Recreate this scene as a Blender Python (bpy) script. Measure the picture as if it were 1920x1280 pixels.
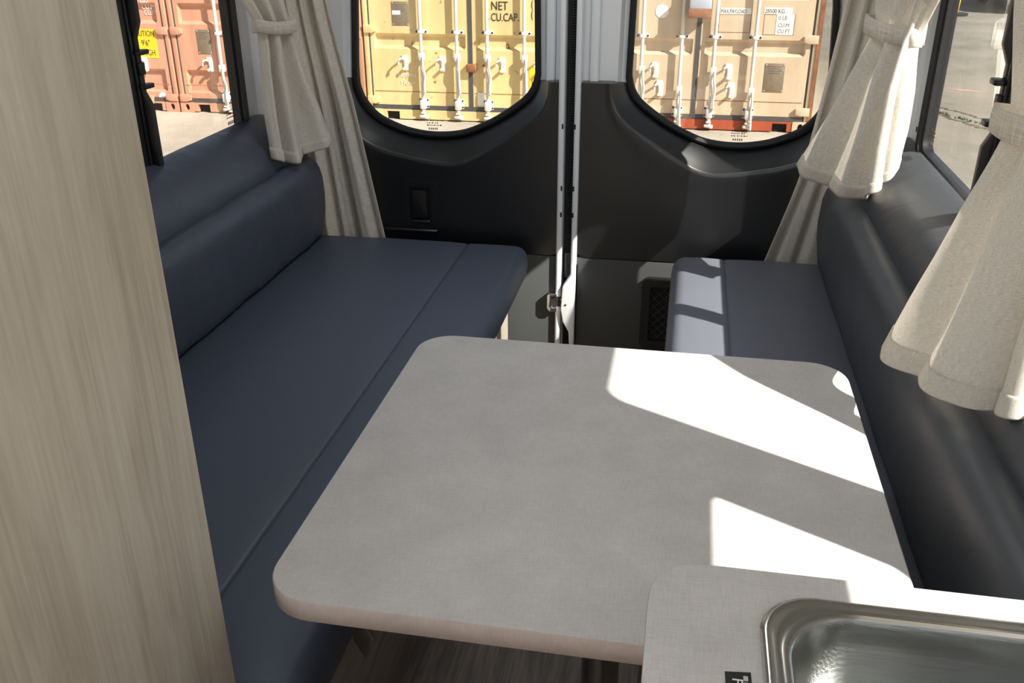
import bpy, bmesh, math, random
from mathutils import Vector, Matrix
random.seed(7)
for o in list(bpy.data.objects): bpy.data.objects.remove(o, do_unlink=True)
scene = bpy.context.scene
COL = scene.collection
PI = math.pi

# ------------------------------------------------------------------ camera
cam_data = bpy.data.cameras.new('camera')
cam_data.sensor_width = 36.0
cam_data.lens = 1724.0 / 1920.0 * 36.0
cam_data.clip_start = 0.02; cam_data.clip_end = 500
cam = bpy.data.objects.new('camera', cam_data); COL.objects.link(cam)
yaw, pitch, roll = math.radians(10.67), math.radians(25.03), math.radians(-.256)
fwd = Vector((-math.sin(yaw)*math.cos(pitch), math.cos(yaw)*math.cos(pitch), -math.sin(pitch)))
rgt = Vector((math.cos(yaw), math.sin(yaw), 0)); upv = rgt.cross(fwd)
r2 = rgt*math.cos(roll) + upv*math.sin(roll); u2 = upv*math.cos(roll) - rgt*math.sin(roll)
cam.matrix_world = Matrix(((r2.x,u2.x,-fwd.x,0),(r2.y,u2.y,-fwd.y,0),(r2.z,u2.z,-fwd.z,1.42),(0,0,0,1)))
scene.camera = cam

# ------------------------------------------------------------------ sky, sun, exposure
SUN = Vector((-1, .53, -.89)).normalized()                 # direction the sunlight travels
world = bpy.data.worlds.new('sky_world'); scene.world = world; world.use_nodes = True
wn = world.node_tree; bg = wn.nodes['Background']
sky = wn.nodes.new('ShaderNodeTexSky'); sky.sky_type = 'NISHITA'; sky.sun_disc = False
sky.sun_elevation = math.asin(-SUN.z); sky.sun_rotation = math.atan2(-SUN.x, -SUN.y)
sky.air_density = 1.0; sky.dust_density = 2.0; sky.ozone_density = 1.0
wn.links.new(sky.outputs[0], bg.inputs[0]); bg.inputs[1].default_value = .18
hs_ = wn.nodes.new('ShaderNodeHueSaturation'); hs_.inputs['Saturation'].default_value = .5
wn.links.new(sky.outputs[0], hs_.inputs['Color']); wn.links.new(hs_.outputs[0], bg.inputs[0])
sun_data = bpy.data.lights.new('sun', 'SUN'); sun_data.energy = 14.0; sun_data.angle = math.radians(.55)
sun_data.color = (1, .95, .87)
sun = bpy.data.objects.new('sun', sun_data); COL.objects.link(sun)
sun.rotation_euler = SUN.to_track_quat('-Z', 'Y').to_euler(); sun.location = (8, -5, 9)
vs = scene.view_settings
vs.view_transform = 'Standard'; vs.look = 'None'; vs.gamma = 1; vs.use_curve_mapping = False
vs.exposure = 0.08

# ------------------------------------------------------------------ helpers
def C(r, g, b):
    f = lambda v: ((v/255+.055)/1.055)**2.4 if v > 10 else v/255/12.92
    return (f(r), f(g), f(b), 1)

def tag(o, label=None, cat=None, group=None, kind=None):
    if label: o['label'] = label
    if cat: o['category'] = cat
    if group: o['group'] = group
    if kind: o['kind'] = kind
    return o

def thing(name, loc, label=None, cat=None, group=None, kind=None):
    o = bpy.data.objects.new(name, None); o.empty_display_size = .1; COL.objects.link(o); o.location = loc
    return tag(o, label, cat, group, kind)

def wpos(o):
    v = Vector(o.location)
    while o.parent:
        v = v + o.matrix_parent_inverse.to_translation() + Vector((0,0,0)); o = o.parent; v = v + Vector(o.location)
    return v

def adopt(o, parent):
    if parent is not None:
        o.parent = parent; o.matrix_parent_inverse = Matrix.Translation(-wpos(parent))

def mk(name, verts, faces, m=None, parent=None, smooth=False, uvs=None, angle=None):
    me = bpy.data.meshes.new(name); me.from_pydata([tuple(v) for v in verts], [], faces); me.update()
    if uvs:
        l = me.uv_layers.new(name='UVMap')
        for lp in me.loops: l.data[lp.index].uv = uvs[lp.vertex_index]
    bm = bmesh.new(); bm.from_mesh(me)
    bmesh.ops.recalc_face_normals(bm, faces=bm.faces); bm.to_mesh(me); bm.free()
    o = bpy.data.objects.new(name, me); COL.objects.link(o)
    if m: me.materials.append(m)
    if smooth:
        me.polygons.foreach_set('use_smooth', [True]*len(me.polygons))
        if angle: me.set_sharp_from_angle(angle=math.radians(angle))
    adopt(o, parent)
    return o

def from_bm(name, bm, m=None, parent=None, smooth=True, angle=40):
    me = bpy.data.meshes.new(name); bmesh.ops.recalc_face_normals(bm, faces=bm.faces); bm.to_mesh(me); bm.free()
    if m: me.materials.append(m)
    if smooth:
        me.polygons.foreach_set('use_smooth', [True]*len(me.polygons)); me.set_sharp_from_angle(angle=math.radians(angle))
    o = bpy.data.objects.new(name, me); COL.objects.link(o); adopt(o, parent)
    return o

def add_box(bm, x0, x1, y0, y1, z0, z1, r=0, seg=2):
    b2 = bmesh.new(); bmesh.ops.create_cube(b2, size=1)
    for v in b2.verts:
        v.co = Vector(((x0+x1)/2+v.co.x*(x1-x0), (y0+y1)/2+v.co.y*(y1-y0), (z0+z1)/2+v.co.z*(z1-z0)))
    if r > 0: bmesh.ops.bevel(b2, geom=b2.edges[:], offset=r, segments=seg, profile=.5, affect='EDGES')
    t = bpy.data.meshes.new('tmp'); b2.to_mesh(t); b2.free(); bm.from_mesh(t); bpy.data.meshes.remove(t)

def box(name, x0, x1, y0, y1, z0, z1, m, parent=None, r=0, seg=2):
    bm = bmesh.new(); add_box(bm, x0, x1, y0, y1, z0, z1, r, seg)
    return from_bm(name, bm, m, parent, smooth=r > 0, angle=50)

def boxes(name, lst, m, parent=None, r=0, seg=1):
    bm = bmesh.new()
    for b in lst: add_box(bm, *b, r, seg)
    return from_bm(name, bm, m, parent, smooth=r > 0, angle=50)

def prism(name, pts, axis, d0, d1, m, parent=None, r=0, seg=2):
    """extrude a 2d outline along an axis ('x': pts=(y,z), 'y': pts=(x,z), 'z': pts=(x,y))"""
    def P(p, d): return (d, p[0], p[1]) if axis == 'x' else (p[0], d, p[1]) if axis == 'y' else (p[0], p[1], d)
    bm = bmesh.new(); n = len(pts)
    a = [bm.verts.new(P(p, d0)) for p in pts]; b = [bm.verts.new(P(p, d1)) for p in pts]
    bm.faces.new(a); bm.faces.new(b[::-1])
    for i in range(n): bm.faces.new((a[i], a[(i+1) % n], b[(i+1) % n], b[i]))
    bmesh.ops.recalc_face_normals(bm, faces=bm.faces)
    if r > 0:
        ed = [e for e in bm.edges if all(abs((v.co['xyz'.index(axis)])-d) < 1e-6 for v in e.verts for d in [d0]) or
              all(abs((v.co['xyz'.index(axis)])-d) < 1e-6 for v in e.verts for d in [d1])]
        bmesh.ops.bevel(bm, geom=ed, offset=r, segments=seg, profile=.5, affect='EDGES')
    return from_bm(name, bm, m, parent, smooth=True, angle=35)

def loft(name, rows, m, parent=None, closed=False, caps=False, smooth=True, angle=None, uv=False):
    n = len(rows[0]); V = [p for r in rows for p in r]; F = []
    for i in range(len(rows)-1):
        for j in range(n if closed else n-1):
            k = (j+1) % n; F.append((i*n+j, i*n+k, (i+1)*n+k, (i+1)*n+j))
    if caps: F.append(tuple(range(n))[::-1]); F.append(tuple(range((len(rows)-1)*n, len(rows)*n)))
    return mk(name, V, F, m, parent, smooth, None, angle)

def tube_rows(pts, r, n=10):
    rows = []; pts = [Vector(p) for p in pts]
    for i, p in enumerate(pts):
        t = (pts[min(i+1, len(pts)-1)]-pts[max(i-1, 0)]).normalized()
        a = Vector((0, 0, 1)) if abs(t.z) < .9 else Vector((1, 0, 0))
        u = t.cross(a).normalized(); w = t.cross(u)
        rr = r[i] if isinstance(r, (list, tuple)) else r
        rows.append([p+u*rr*math.cos(2*PI*k/n)+w*rr*math.sin(2*PI*k/n) for k in range(n)])
    return rows

def tube(name, pts, r, m, parent=None, n=10):
    return loft(name, tube_rows(pts, r, n), m, parent, closed=True, caps=True, angle=50)

def rrect(x0, x1, y0, y1, r, n=6):
    out = []
    for cx, cy, a in ((x1-r, y1-r, 0), (x0+r, y1-r, 90), (x0+r, y0+r, 180), (x1-r, y0+r, 270)):
        for k in range(n+1):
            t = math.radians(a+90*k/n); out.append((cx+r*math.cos(t), cy+r*math.sin(t)))
    return out

def catmull(pts, n):
    P = [Vector(p) for p in pts]
    if len(P) == 1: return [P[0]]*n
    out = []
    for i in range(n):
        t = i/(n-1)*(len(P)-1); k = min(int(t), len(P)-2); f = t-k
        p1, p2 = P[k], P[k+1]; p0 = P[k-1] if k > 0 else p1*2-p2; p3 = P[k+2] if k+2 < len(P) else p2*2-p1
        out.append(.5*((2*p1)+(p2-p0)*f+(2*p0-5*p1+4*p2-p3)*f*f+(3*p1-p0-3*p2+p3)*f**3))
    return out

def pad(name, prof, y0, y1, r, m, parent=None, n=5, ends=(True, True), ny=2, bulge=None):
    """closed outline (x,z), swept along y, its ends rounded by r"""
    k = len(prof); N = []
    for i in range(k):
        a = Vector(prof[i-1]); b = Vector(prof[(i+1) % k]); t = (b-a).normalized(); N.append(Vector((t.y, -t.x)))
    area = sum(prof[i][0]*prof[(i+1) % k][1]-prof[(i+1) % k][0]*prof[i][1] for i in range(k))
    s = 1 if area > 0 else -1
    def ring(y, d): return [(prof[i][0]-s*N[i].x*d, y, prof[i][1]-s*N[i].y*d) for i in range(k)]
    rows = []
    if ends[0]:
        for j in range(n): a = j/n*PI/2; rows.append(ring(y0+r*(1-math.sin(a)), r*(1-math.cos(a))))
        rows = [ring(y0+r*(1-math.cos(j/n*PI/2)), r*(1-math.sin(j/n*PI/2))) for j in range(n)]
    for j in range(ny+1):
        f = j/ny; y = (y0+(r if ends[0] else 0))*(1-f)+(y1-(r if ends[1] else 0))*f
        rows.append(ring(y, bulge(y) if bulge else 0))
    if ends[1]:
        rows += [ring(y1-r*(1-math.cos(j/n*PI/2)), r*(1-math.sin(j/n*PI/2))) for j in range(n-1, -1, -1)]
    return loft(name, rows, m, parent, closed=True, caps=True, angle=55)

def round_poly(pts, rs, n=5):
    out = []; k = len(pts)
    for i in range(k):
        p = Vector(pts[i]); a = Vector(pts[i-1]); b = Vector(pts[(i+1) % k]); r = rs[i] if isinstance(rs, (list, tuple)) else rs
        if r <= 0: out.append(tuple(p)); continue
        u = (a-p).normalized(); v = (b-p).normalized(); ang = u.angle(v); d = r/math.tan(ang/2)
        d = min(d, (a-p).length*.49, (b-p).length*.49)
        s, e = p+u*d, p+v*d
        for j in range(n+1):
            t = j/n; out.append(tuple(s*(1-t)**2+p*2*t*(1-t)+e*t*t))
    return out

def text(name, body, loc, size, m, parent=None, rot=(PI/2, 0, 0), sx=1.0, align='LEFT'):
    cu = bpy.data.curves.new(name, 'FONT'); cu.body = body; cu.size = size; cu.align_x = align; cu.extrude = .0006
    t = bpy.data.objects.new('tmp_text', cu); COL.objects.link(t)
    dg = bpy.context.evaluated_depsgraph_get(); dg.update()
    me = bpy.data.meshes.new_from_object(t.evaluated_get(dg)); bpy.data.objects.remove(t, do_unlink=True)
    M = Matrix.Translation(Vector(loc)) @ Matrix.LocRotScale(None, __import__('mathutils').Euler(rot), Vector((sx, 1, 1)))
    me.transform(M); me.materials.clear(); me.materials.append(m); me.name = name
    o = bpy.data.objects.new(name, me); COL.objects.link(o); adopt(o, parent)
    return o

# ------------------------------------------------------------------ materials
def mat(name, col, rough=.5, metal=0, spec=.5, var=0, vscale=8, bump=0, bscale=200, stretch=(1, 1, 1), col2=None, detail=4, coat=0, sheen=0):
    m = bpy.data.materials.new(name); m.use_nodes = True; nt = m.node_tree; b = nt.nodes['Principled BSDF']
    b.inputs['Base Color'].default_value = col; b.inputs['Roughness'].default_value = rough
    b.inputs['Metallic'].default_value = metal; b.inputs['Specular IOR Level'].default_value = spec
    b.inputs['Coat Weight'].default_value = coat; b.inputs['Sheen Weight'].default_value = sheen
    if var or bump or col2:
        tc = nt.nodes.new('ShaderNodeTexCoord'); mp = nt.nodes.new('ShaderNodeMapping'); mp.inputs['Scale'].default_value = stretch
        nt.links.new(tc.outputs['Object'], mp.inputs[0])
    if var or col2:
        n = nt.nodes.new('ShaderNodeTexNoise'); n.inputs['Scale'].default_value = vscale; n.inputs['Detail'].default_value = detail
        nt.links.new(mp.outputs[0], n.inputs['Vector'])
        cr = nt.nodes.new('ShaderNodeValToRGB'); cr.color_ramp.elements[0].position = .3; cr.color_ramp.elements[1].position = .7
        c1 = tuple(c*(1-var) for c in col[:3])+(1,); c2 = col2 or tuple(min(1, c*(1+var)) for c in col[:3])+(1,)
        cr.color_ramp.elements[0].color = c1; cr.color_ramp.elements[1].color = c2
        nt.links.new(n.outputs['Fac'], cr.inputs[0]); nt.links.new(cr.outputs[0], b.inputs['Base Color'])
    if bump:
        n2 = nt.nodes.new('ShaderNodeTexNoise'); n2.inputs['Scale'].default_value = bscale; n2.inputs['Detail'].default_value = 3
        nt.links.new(mp.outputs[0], n2.inputs['Vector'])
        bp = nt.nodes.new('ShaderNodeBump'); bp.inputs['Strength'].default_value = bump; bp.inputs['Distance'].default_value = .002
        nt.links.new(n2.outputs['Fac'], bp.inputs['Height']); nt.links.new(bp.outputs[0], b.inputs['Normal'])
    return m

def leather(name, col, rough, wr=.25):
    m = mat(name, col, rough, spec=.5); nt = m.node_tree; b = nt.nodes['Principled BSDF']
    tc = nt.nodes.new('ShaderNodeTexCoord')
    v = nt.nodes.new('ShaderNodeTexVoronoi'); v.inputs['Scale'].default_value = 420; v.feature = 'DISTANCE_TO_EDGE'
    nt.links.new(tc.outputs['Object'], v.inputs['Vector'])
    w = nt.nodes.new('ShaderNodeTexNoise'); w.inputs['Scale'].default_value = 7; w.inputs['Detail'].default_value = 3; w.inputs['Distortion'].default_value = 1.0
    nt.links.new(tc.outputs['Object'], w.inputs['Vector'])
    b1 = nt.nodes.new('ShaderNodeBump'); b1.inputs['Strength'].default_value = .25; b1.inputs['Distance'].default_value = .0006
    b2 = nt.nodes.new('ShaderNodeBump'); b2.inputs['Strength'].default_value = wr; b2.inputs['Distance'].default_value = .02
    nt.links.new(w.outputs['Fac'], b2.inputs['Height']); nt.links.new(v.outputs['Distance'], b1.inputs['Height'])
    nt.links.new(b2.outputs[0], b1.inputs['Normal']); nt.links.new(b1.outputs[0], b.inputs['Normal'])
    return m

def wood(name, c1, c2, c3, rough=.45, axis='z', scale=1.0):
    m = mat(name, c1, rough); nt = m.node_tree; b = nt.nodes['Principled BSDF']
    tc = nt.nodes.new('ShaderNodeTexCoord'); mp = nt.nodes.new('ShaderNodeMapping')
    s = [6*scale]*3; s['xyz'.index(axis)] = .8*scale; mp.inputs['Scale'].default_value = s
    nt.links.new(tc.outputs['Object'], mp.inputs[0])
    n = nt.nodes.new('ShaderNodeTexNoise'); n.inputs['Scale'].default_value = 2.2; n.inputs['Detail'].default_value = 6; n.inputs['Roughness'].default_value = .6; n.inputs['Distortion'].default_value = .35
    nt.links.new(mp.outputs[0], n.inputs['Vector'])
    mp2 = nt.nodes.new('ShaderNodeMapping'); s2 = [90*scale]*3; s2['xyz'.index(axis)] = 3.0*scale; mp2.inputs['Scale'].default_value = s2
    nt.links.new(tc.outputs['Object'], mp2.inputs[0])
    n2 = nt.nodes.new('ShaderNodeTexNoise'); n2.inputs['Scale'].default_value = 2; n2.inputs['Detail'].default_value = 3
    nt.links.new(mp2.outputs[0], n2.inputs['Vector'])
    # rings of the grain (cathedral figure)
    mth = nt.nodes.new('ShaderNodeMath'); mth.operation = 'MULTIPLY'; mth.inputs[1].default_value = 13
    nt.links.new(n.outputs['Fac'], mth.inputs[0])
    sn = nt.nodes.new('ShaderNodeMath'); sn.operation = 'SINE'; m2 = nt.nodes.new('ShaderNodeMath'); m2.operation = 'MULTIPLY'; m2.inputs[1].default_value = 3.0
    nt.links.new(mth.outputs[0], m2.inputs[0]); nt.links.new(m2.outputs[0], sn.inputs[0])
    a1 = nt.nodes.new('ShaderNodeMath'); a1.operation = 'MULTIPLY_ADD'; a1.inputs[1].default_value = .07; nt.links.new(sn.outputs[0], a1.inputs[0])
    a2 = nt.nodes.new('ShaderNodeMath'); a2.operation = 'MULTIPLY_ADD'; a2.inputs[1].default_value = .55; nt.links.new(n2.outputs['Fac'], a2.inputs[0])
    a3 = nt.nodes.new('ShaderNodeMath'); a3.operation = 'MULTIPLY'; a3.inputs[1].default_value = .45; nt.links.new(n.outputs['Fac'], a3.inputs[0])
    nt.links.new(a3.outputs[0], a2.inputs[2]); nt.links.new(a2.outputs[0], a1.inputs[2])
    cr = nt.nodes.new('ShaderNodeValToRGB'); e = cr.color_ramp.elements; e[0].position = .3; e[0].color = c3; e[1].position = .68; e[1].color = c2
    k = cr.color_ramp.elements.new(.48); k.color = c1
    nt.links.new(a1.outputs[0], cr.inputs[0]); nt.links.new(cr.outputs[0], b.inputs['Base Color'])
    bp = nt.nodes.new('ShaderNodeBump'); bp.inputs['Strength'].default_value = .08; bp.inputs['Distance'].default_value = .001
    nt.links.new(n2.outputs['Fac'], bp.inputs['Height']); nt.links.new(bp.outputs[0], b.inputs['Normal'])
    return m

def linen_laminate(name, col, rough=.42):
    m = mat(name, col, rough, spec=.4); nt = m.node_tree; b = nt.nodes['Principled BSDF']
    tc = nt.nodes.new('ShaderNodeTexCoord'); outs = []
    for s in ((900, 60, 60), (60, 900, 60)):
        mp = nt.nodes.new('ShaderNodeMapping'); mp.inputs['Scale'].default_value = s; nt.links.new(tc.outputs['Object'], mp.inputs[0])
        n = nt.nodes.new('ShaderNodeTexNoise'); n.inputs['Scale'].default_value = 1; n.inputs['Detail'].default_value = 2; nt.links.new(mp.outputs[0], n.inputs['Vector']); outs.append(n)
    big = nt.nodes.new('ShaderNodeTexNoise'); big.inputs['Scale'].default_value = 14; big.inputs['Detail'].default_value = 5; nt.links.new(tc.outputs['Object'], big.inputs['Vector'])
    a = nt.nodes.new('ShaderNodeMath'); a.operation = 'ADD'; nt.links.new(outs[0].outputs['Fac'], a.inputs[0]); nt.links.new(outs[1].outputs['Fac'], a.inputs[1])
    a2 = nt.nodes.new('ShaderNodeMath'); a2.operation = 'MULTIPLY_ADD'; a2.inputs[1].default_value = .33; nt.links.new(a.outputs[0], a2.inputs[0])
    a3 = nt.nodes.new('ShaderNodeMath'); a3.operation = 'MULTIPLY'; a3.inputs[1].default_value = .33; nt.links.new(big.outputs['Fac'], a3.inputs[0]); nt.links.new(a3.outputs[0], a2.inputs[2])
    cr = nt.nodes.new('ShaderNodeValToRGB'); e = cr.color_ramp.elements; e[0].position = .36; e[1].position = .64
    e[0].color = tuple(c*.86 for c in col[:3])+(1,); e[1].color = tuple(min(1, c*1.12) for c in col[:3])+(1,)
    nt.links.new(a2.outputs[0], cr.inputs[0]); nt.links.new(cr.outputs[0], b.inputs['Base Color'])
    return m

def fabric(name, col):
    m = bpy.data.materials.new(name); m.use_nodes = True; nt = m.node_tree; b = nt.nodes['Principled BSDF']; out = nt.nodes['Material Output']
    b.inputs['Roughness'].default_value = .9; b.inputs['Specular IOR Level'].default_value = .15; b.inputs['Sheen Weight'].default_value = .15
    uv = nt.nodes.new('ShaderNodeTexCoord'); hs = []
    for s in ((950, 45, 1), (45, 950, 1)):
        mp = nt.nodes.new('ShaderNodeMapping'); mp.inputs['Scale'].default_value = s; nt.links.new(uv.outputs['UV'], mp.inputs[0])
        n = nt.nodes.new('ShaderNodeTexNoise'); n.inputs['Scale'].default_value = 1; n.inputs['Detail'].default_value = 1.5; nt.links.new(mp.outputs[0], n.inputs['Vector']); hs.append(n)
    a = nt.nodes.new('ShaderNodeMath'); a.operation = 'ADD'; nt.links.new(hs[0].outputs['Fac'], a.inputs[0]); nt.links.new(hs[1].outputs['Fac'], a.inputs[1])
    h = nt.nodes.new('ShaderNodeMath'); h.operation = 'MULTIPLY'; h.inputs[1].default_value = .5; nt.links.new(a.outputs[0], h.inputs[0])
    cr = nt.nodes.new('ShaderNodeValToRGB'); e = cr.color_ramp.elements; e[0].position = .36; e[1].position = .64
    e[0].color = tuple(c*.78 for c in col[:3])+(1,); e[1].color = tuple(min(1, c*1.15) for c in col[:3])+(1,)
    nt.links.new(h.outputs[0], cr.inputs[0]); nt.links.new(cr.outputs[0], b.inputs['Base Color'])
    bp = nt.nodes.new('ShaderNodeBump'); bp.inputs['Strength'].default_value = .3; bp.inputs['Distance'].default_value = .0008
    nt.links.new(h.outputs[0], bp.inputs['Height']); nt.links.new(bp.outputs[0], b.inputs['Normal'])
    tr = nt.nodes.new('ShaderNodeBsdfTranslucent'); nt.links.new(cr.outputs[0], tr.inputs[0])
    mx = nt.nodes.new('ShaderNodeMixShader'); mx.inputs[0].default_value = .42
    nt.links.new(b.outputs[0], mx.inputs[1]); nt.links.new(tr.outputs[0], mx.inputs[2]); nt.links.new(mx.outputs[0], out.inputs[0])
    return m

def glass(name, tint=(.99, .995, .992, 1)):
    m = bpy.data.materials.new(name); m.use_nodes = True; nt = m.node_tree; nt.nodes.remove(nt.nodes['Principled BSDF']); out = nt.nodes['Material Output']
    t = nt.nodes.new('ShaderNodeBsdfTransparent'); t.inputs[0].default_value = tint
    g = nt.nodes.new('ShaderNodeBsdfGlossy'); g.inputs['Roughness'].default_value = .0; fr = nt.nodes.new('ShaderNodeFresnel'); 
    ge = nt.nodes.new('ShaderNodeNewGeometry'); mr = nt.nodes.new('ShaderNodeMapRange'); mr.inputs['To Min'].default_value = 1.45; mr.inputs['To Max'].default_value = 1/1.45
    nt.links.new(ge.outputs['Backfacing'], mr.inputs['Value']); nt.links.new(mr.outputs[0], fr.inputs[0])
    mx = nt.nodes.new('ShaderNodeMixShader'); nt.links.new(fr.outputs[0], mx.inputs[0]); nt.links.new(t.outputs[0], mx.inputs[1]); nt.links.new(g.outputs[0], mx.inputs[2])
    nt.links.new(mx.outputs[0], out.inputs[0])
    return m

def painted_steel(name, col, rust, amount=.62, rough=.55):
    """paint with rust blooms and weathering"""
    m = mat(name, col, rough, spec=.3); nt = m.node_tree; b = nt.nodes['Principled BSDF']; tc = nt.nodes.new('ShaderNodeTexCoord')
    n = nt.nodes.new('ShaderNodeTexNoise'); n.inputs['Scale'].default_value = 11; n.inputs['Detail'].default_value = 8; n.inputs['Roughness'].default_value = .7; nt.links.new(tc.outputs['Object'], n.inputs['Vector'])
    cr = nt.nodes.new('ShaderNodeValToRGB'); e = cr.color_ramp.elements; e[0].position = amount; e[0].color = (0, 0, 0, 1); e[1].position = amount+.07; e[1].color = (1, 1, 1, 1)
    nt.links.new(n.outputs['Fac'], cr.inputs[0])
    n2 = nt.nodes.new('ShaderNodeTexNoise'); n2.inputs['Scale'].default_value = 2.5; n2.inputs['Detail'].default_value = 5
    mp = nt.nodes.new('ShaderNodeMapping'); mp.inputs['Scale'].default_value = (3, 1, .6); nt.links.new(tc.outputs['Object'], mp.inputs[0]); nt.links.new(mp.outputs[0], n2.inputs['Vector'])
    c2 = nt.nodes.new('ShaderNodeValToRGB'); e = c2.color_ramp.elements; e[0].position = .3; e[1].position = .7
    e[0].color = tuple(c*.86 for c in col[:3])+(1,); e[1].color = tuple(min(1, c*1.08) for c in col[:3])+(1,)
    nt.links.new(n2.outputs['Fac'], c2.inputs[0])
    mx = nt.nodes.new('ShaderNodeMix'); mx.data_type = 'RGBA'; nt.links.new(cr.outputs[0], mx.inputs[0]); nt.links.new(c2.outputs[0], mx.inputs[6]); mx.inputs[7].default_value = rust
    nt.links.new(mx.outputs[2], b.inputs['Base Color'])
    return m

M = {}
M['leather'] = leather('charcoal_leather', C(70, 75, 88), .36)
M['seat'] = leather('charcoal_seat_leather', C(78, 85, 100), .50, .06)
M['seat_r'] = leather('neutral_charcoal_leather', C(100, 103, 112), .5, .08)
M['back_r'] = leather('dark_charcoal_leather', C(70, 73, 77), .46, .14)
M['trim'] = mat('black_door_plastic', C(9, 9.6, 12), .33, spec=1.0, bump=.12, bscale=900)
M['trim_dark'] = mat('black_plastic_handle', C(20, 20, 21), .4)
M['lower'] = mat('dark_grey_lower_panel', C(58, 60, 60), .6, bump=.1, bscale=800)
M['white_metal'] = mat('white_body_paint', C(226, 229, 233), .28, coat=.3)
M['lining'] = mat('pale_grey_lining', C(205, 207, 208), .6)
M['rubber'] = mat('black_rubber', C(26, 26, 27), .65)
M['frame'] = mat('black_window_frame', C(30, 30, 33), .42)
M['chrome'] = mat('bright_steel', C(210, 210, 212), .18, metal=1)
M['brass'] = mat('dull_brass', C(150, 130, 80), .35, metal=1)
M['glass'] = glass('window_glass'); M['tinted'] = glass('tinted_glass', (.75, .755, .75, 1)); M['tinted_side'] = glass('tinted_side_glass', (.80, .805, .80, 1))  # rear and left panes get an added tint to dim the outdoors
M['table'] = linen_laminate('linen_laminate', C(190, 186, 182))
M['table_edge'] = linen_laminate('linen_edge_band', C(188, 175, 170), .5)
M['wood'] = wood('pale_ash_laminate', C(194, 184, 167), C(206, 197, 181), C(176, 165, 148), .42)
M['bench_wood'] = wood('bench_ash_laminate', C(150, 140, 127), C(166, 156, 143), C(128, 118, 106), .5, axis='y')
M['floor'] = wood('dark_oak_vinyl', C(104, 93, 84), C(126, 115, 106), C(78, 69, 63), .45, axis='y')
M['steel'] = mat('brushed_stainless', C(176, 178, 176), .24, metal=1, bump=.12, bscale=60, stretch=(.3, 12, 4))
M['rim'] = mat('polished_stainless_rim', C(182, 180, 172), .2, metal=1)
M['curtain'] = fabric('linen_curtain', C(238, 233, 224))
M['sticker_black'] = mat('black_sticker', C(24, 23, 24), .4)
M['print_white'] = mat('white_print', C(225, 225, 222), .5)
M['print_black'] = mat('black_print', C(38, 34, 30), .6)
M['decal'] = mat('glass_decal', C(60, 52, 45), .6)

# ------------------------------------------------------------------ setting: ground
XC = -.335
GZ = -.725
def ground_material():
    m = mat('concrete_yard', C(188, 182, 168), .9, spec=.2); nt = m.node_tree; b = nt.nodes['Principled BSDF']; tc = nt.nodes.new('ShaderNodeTexCoord')
    n = nt.nodes.new('ShaderNodeTexNoise'); n.inputs['Scale'].default_value = 1.1; n.inputs['Detail'].default_value = 9; n.inputs['Roughness'].default_value = .65; nt.links.new(tc.outputs['Object'], n.inputs['Vector'])
    cr = nt.nodes.new('ShaderNodeValToRGB'); e = cr.color_ramp.elements; e[0].position = .3; e[0].color = C(160, 151, 137); e[1].position = .7; e[1].color = C(190, 181, 167)
    nt.links.new(n.outputs['Fac'], cr.inputs[0])
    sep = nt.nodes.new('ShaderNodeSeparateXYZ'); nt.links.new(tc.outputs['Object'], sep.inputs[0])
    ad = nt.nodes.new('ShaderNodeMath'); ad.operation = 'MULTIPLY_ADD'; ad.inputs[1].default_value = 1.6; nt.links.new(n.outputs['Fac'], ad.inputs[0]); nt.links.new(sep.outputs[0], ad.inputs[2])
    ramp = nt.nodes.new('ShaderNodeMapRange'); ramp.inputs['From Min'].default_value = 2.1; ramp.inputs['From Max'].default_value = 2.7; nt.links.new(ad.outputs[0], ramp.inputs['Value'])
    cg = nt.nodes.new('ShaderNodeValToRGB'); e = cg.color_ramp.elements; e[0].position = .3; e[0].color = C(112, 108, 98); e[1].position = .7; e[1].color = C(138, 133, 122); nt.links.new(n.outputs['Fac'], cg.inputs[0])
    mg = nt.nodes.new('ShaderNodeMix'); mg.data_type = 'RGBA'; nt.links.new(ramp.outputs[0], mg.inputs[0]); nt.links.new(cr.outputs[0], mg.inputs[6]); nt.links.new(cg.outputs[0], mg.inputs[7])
    n2 = nt.nodes.new('ShaderNodeTexNoise'); n2.inputs['Scale'].default_value = 60; n2.inputs['Detail'].default_value = 4; nt.links.new(tc.outputs['Object'], n2.inputs['Vector'])
    mx = nt.nodes.new('ShaderNodeMix'); mx.data_type = 'RGBA'; mx.blend_type = 'OVERLAY'; mx.inputs[0].default_value = .35
    nt.links.new(mg.outputs[2], mx.inputs[6]); nt.links.new(n2.outputs['Fac'], mx.inputs[7]); nt.links.new(mx.outputs[2], b.inputs['Base Color'])
    bp = nt.nodes.new('ShaderNodeBump'); bp.inputs['Strength'].default_value = .3; bp.inputs['Distance'].default_value = .01; nt.links.new(n2.outputs['Fac'], bp.inputs['Height']); nt.links.new(bp.outputs[0], b.inputs['Normal'])
    return m
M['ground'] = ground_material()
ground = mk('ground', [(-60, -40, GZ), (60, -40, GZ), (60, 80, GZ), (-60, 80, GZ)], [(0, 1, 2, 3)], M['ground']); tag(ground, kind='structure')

# ------------------------------------------------------------------ setting: van shell
XL, XR = -1.255, .585            # inner faces of the side walls at window height
YF, YB = -.75, 2.78              # front end of the living space, rear end
floor = box('floor', XL-.05, XR+.05, YF, YB, -.06, 0, M['floor']); tag(floor, kind='structure')
ceiling = box('ceiling', XL-.05, XR+.05, YF, YB, 1.93, 1.98, M['lining']); tag(ceiling, kind='structure')

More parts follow.
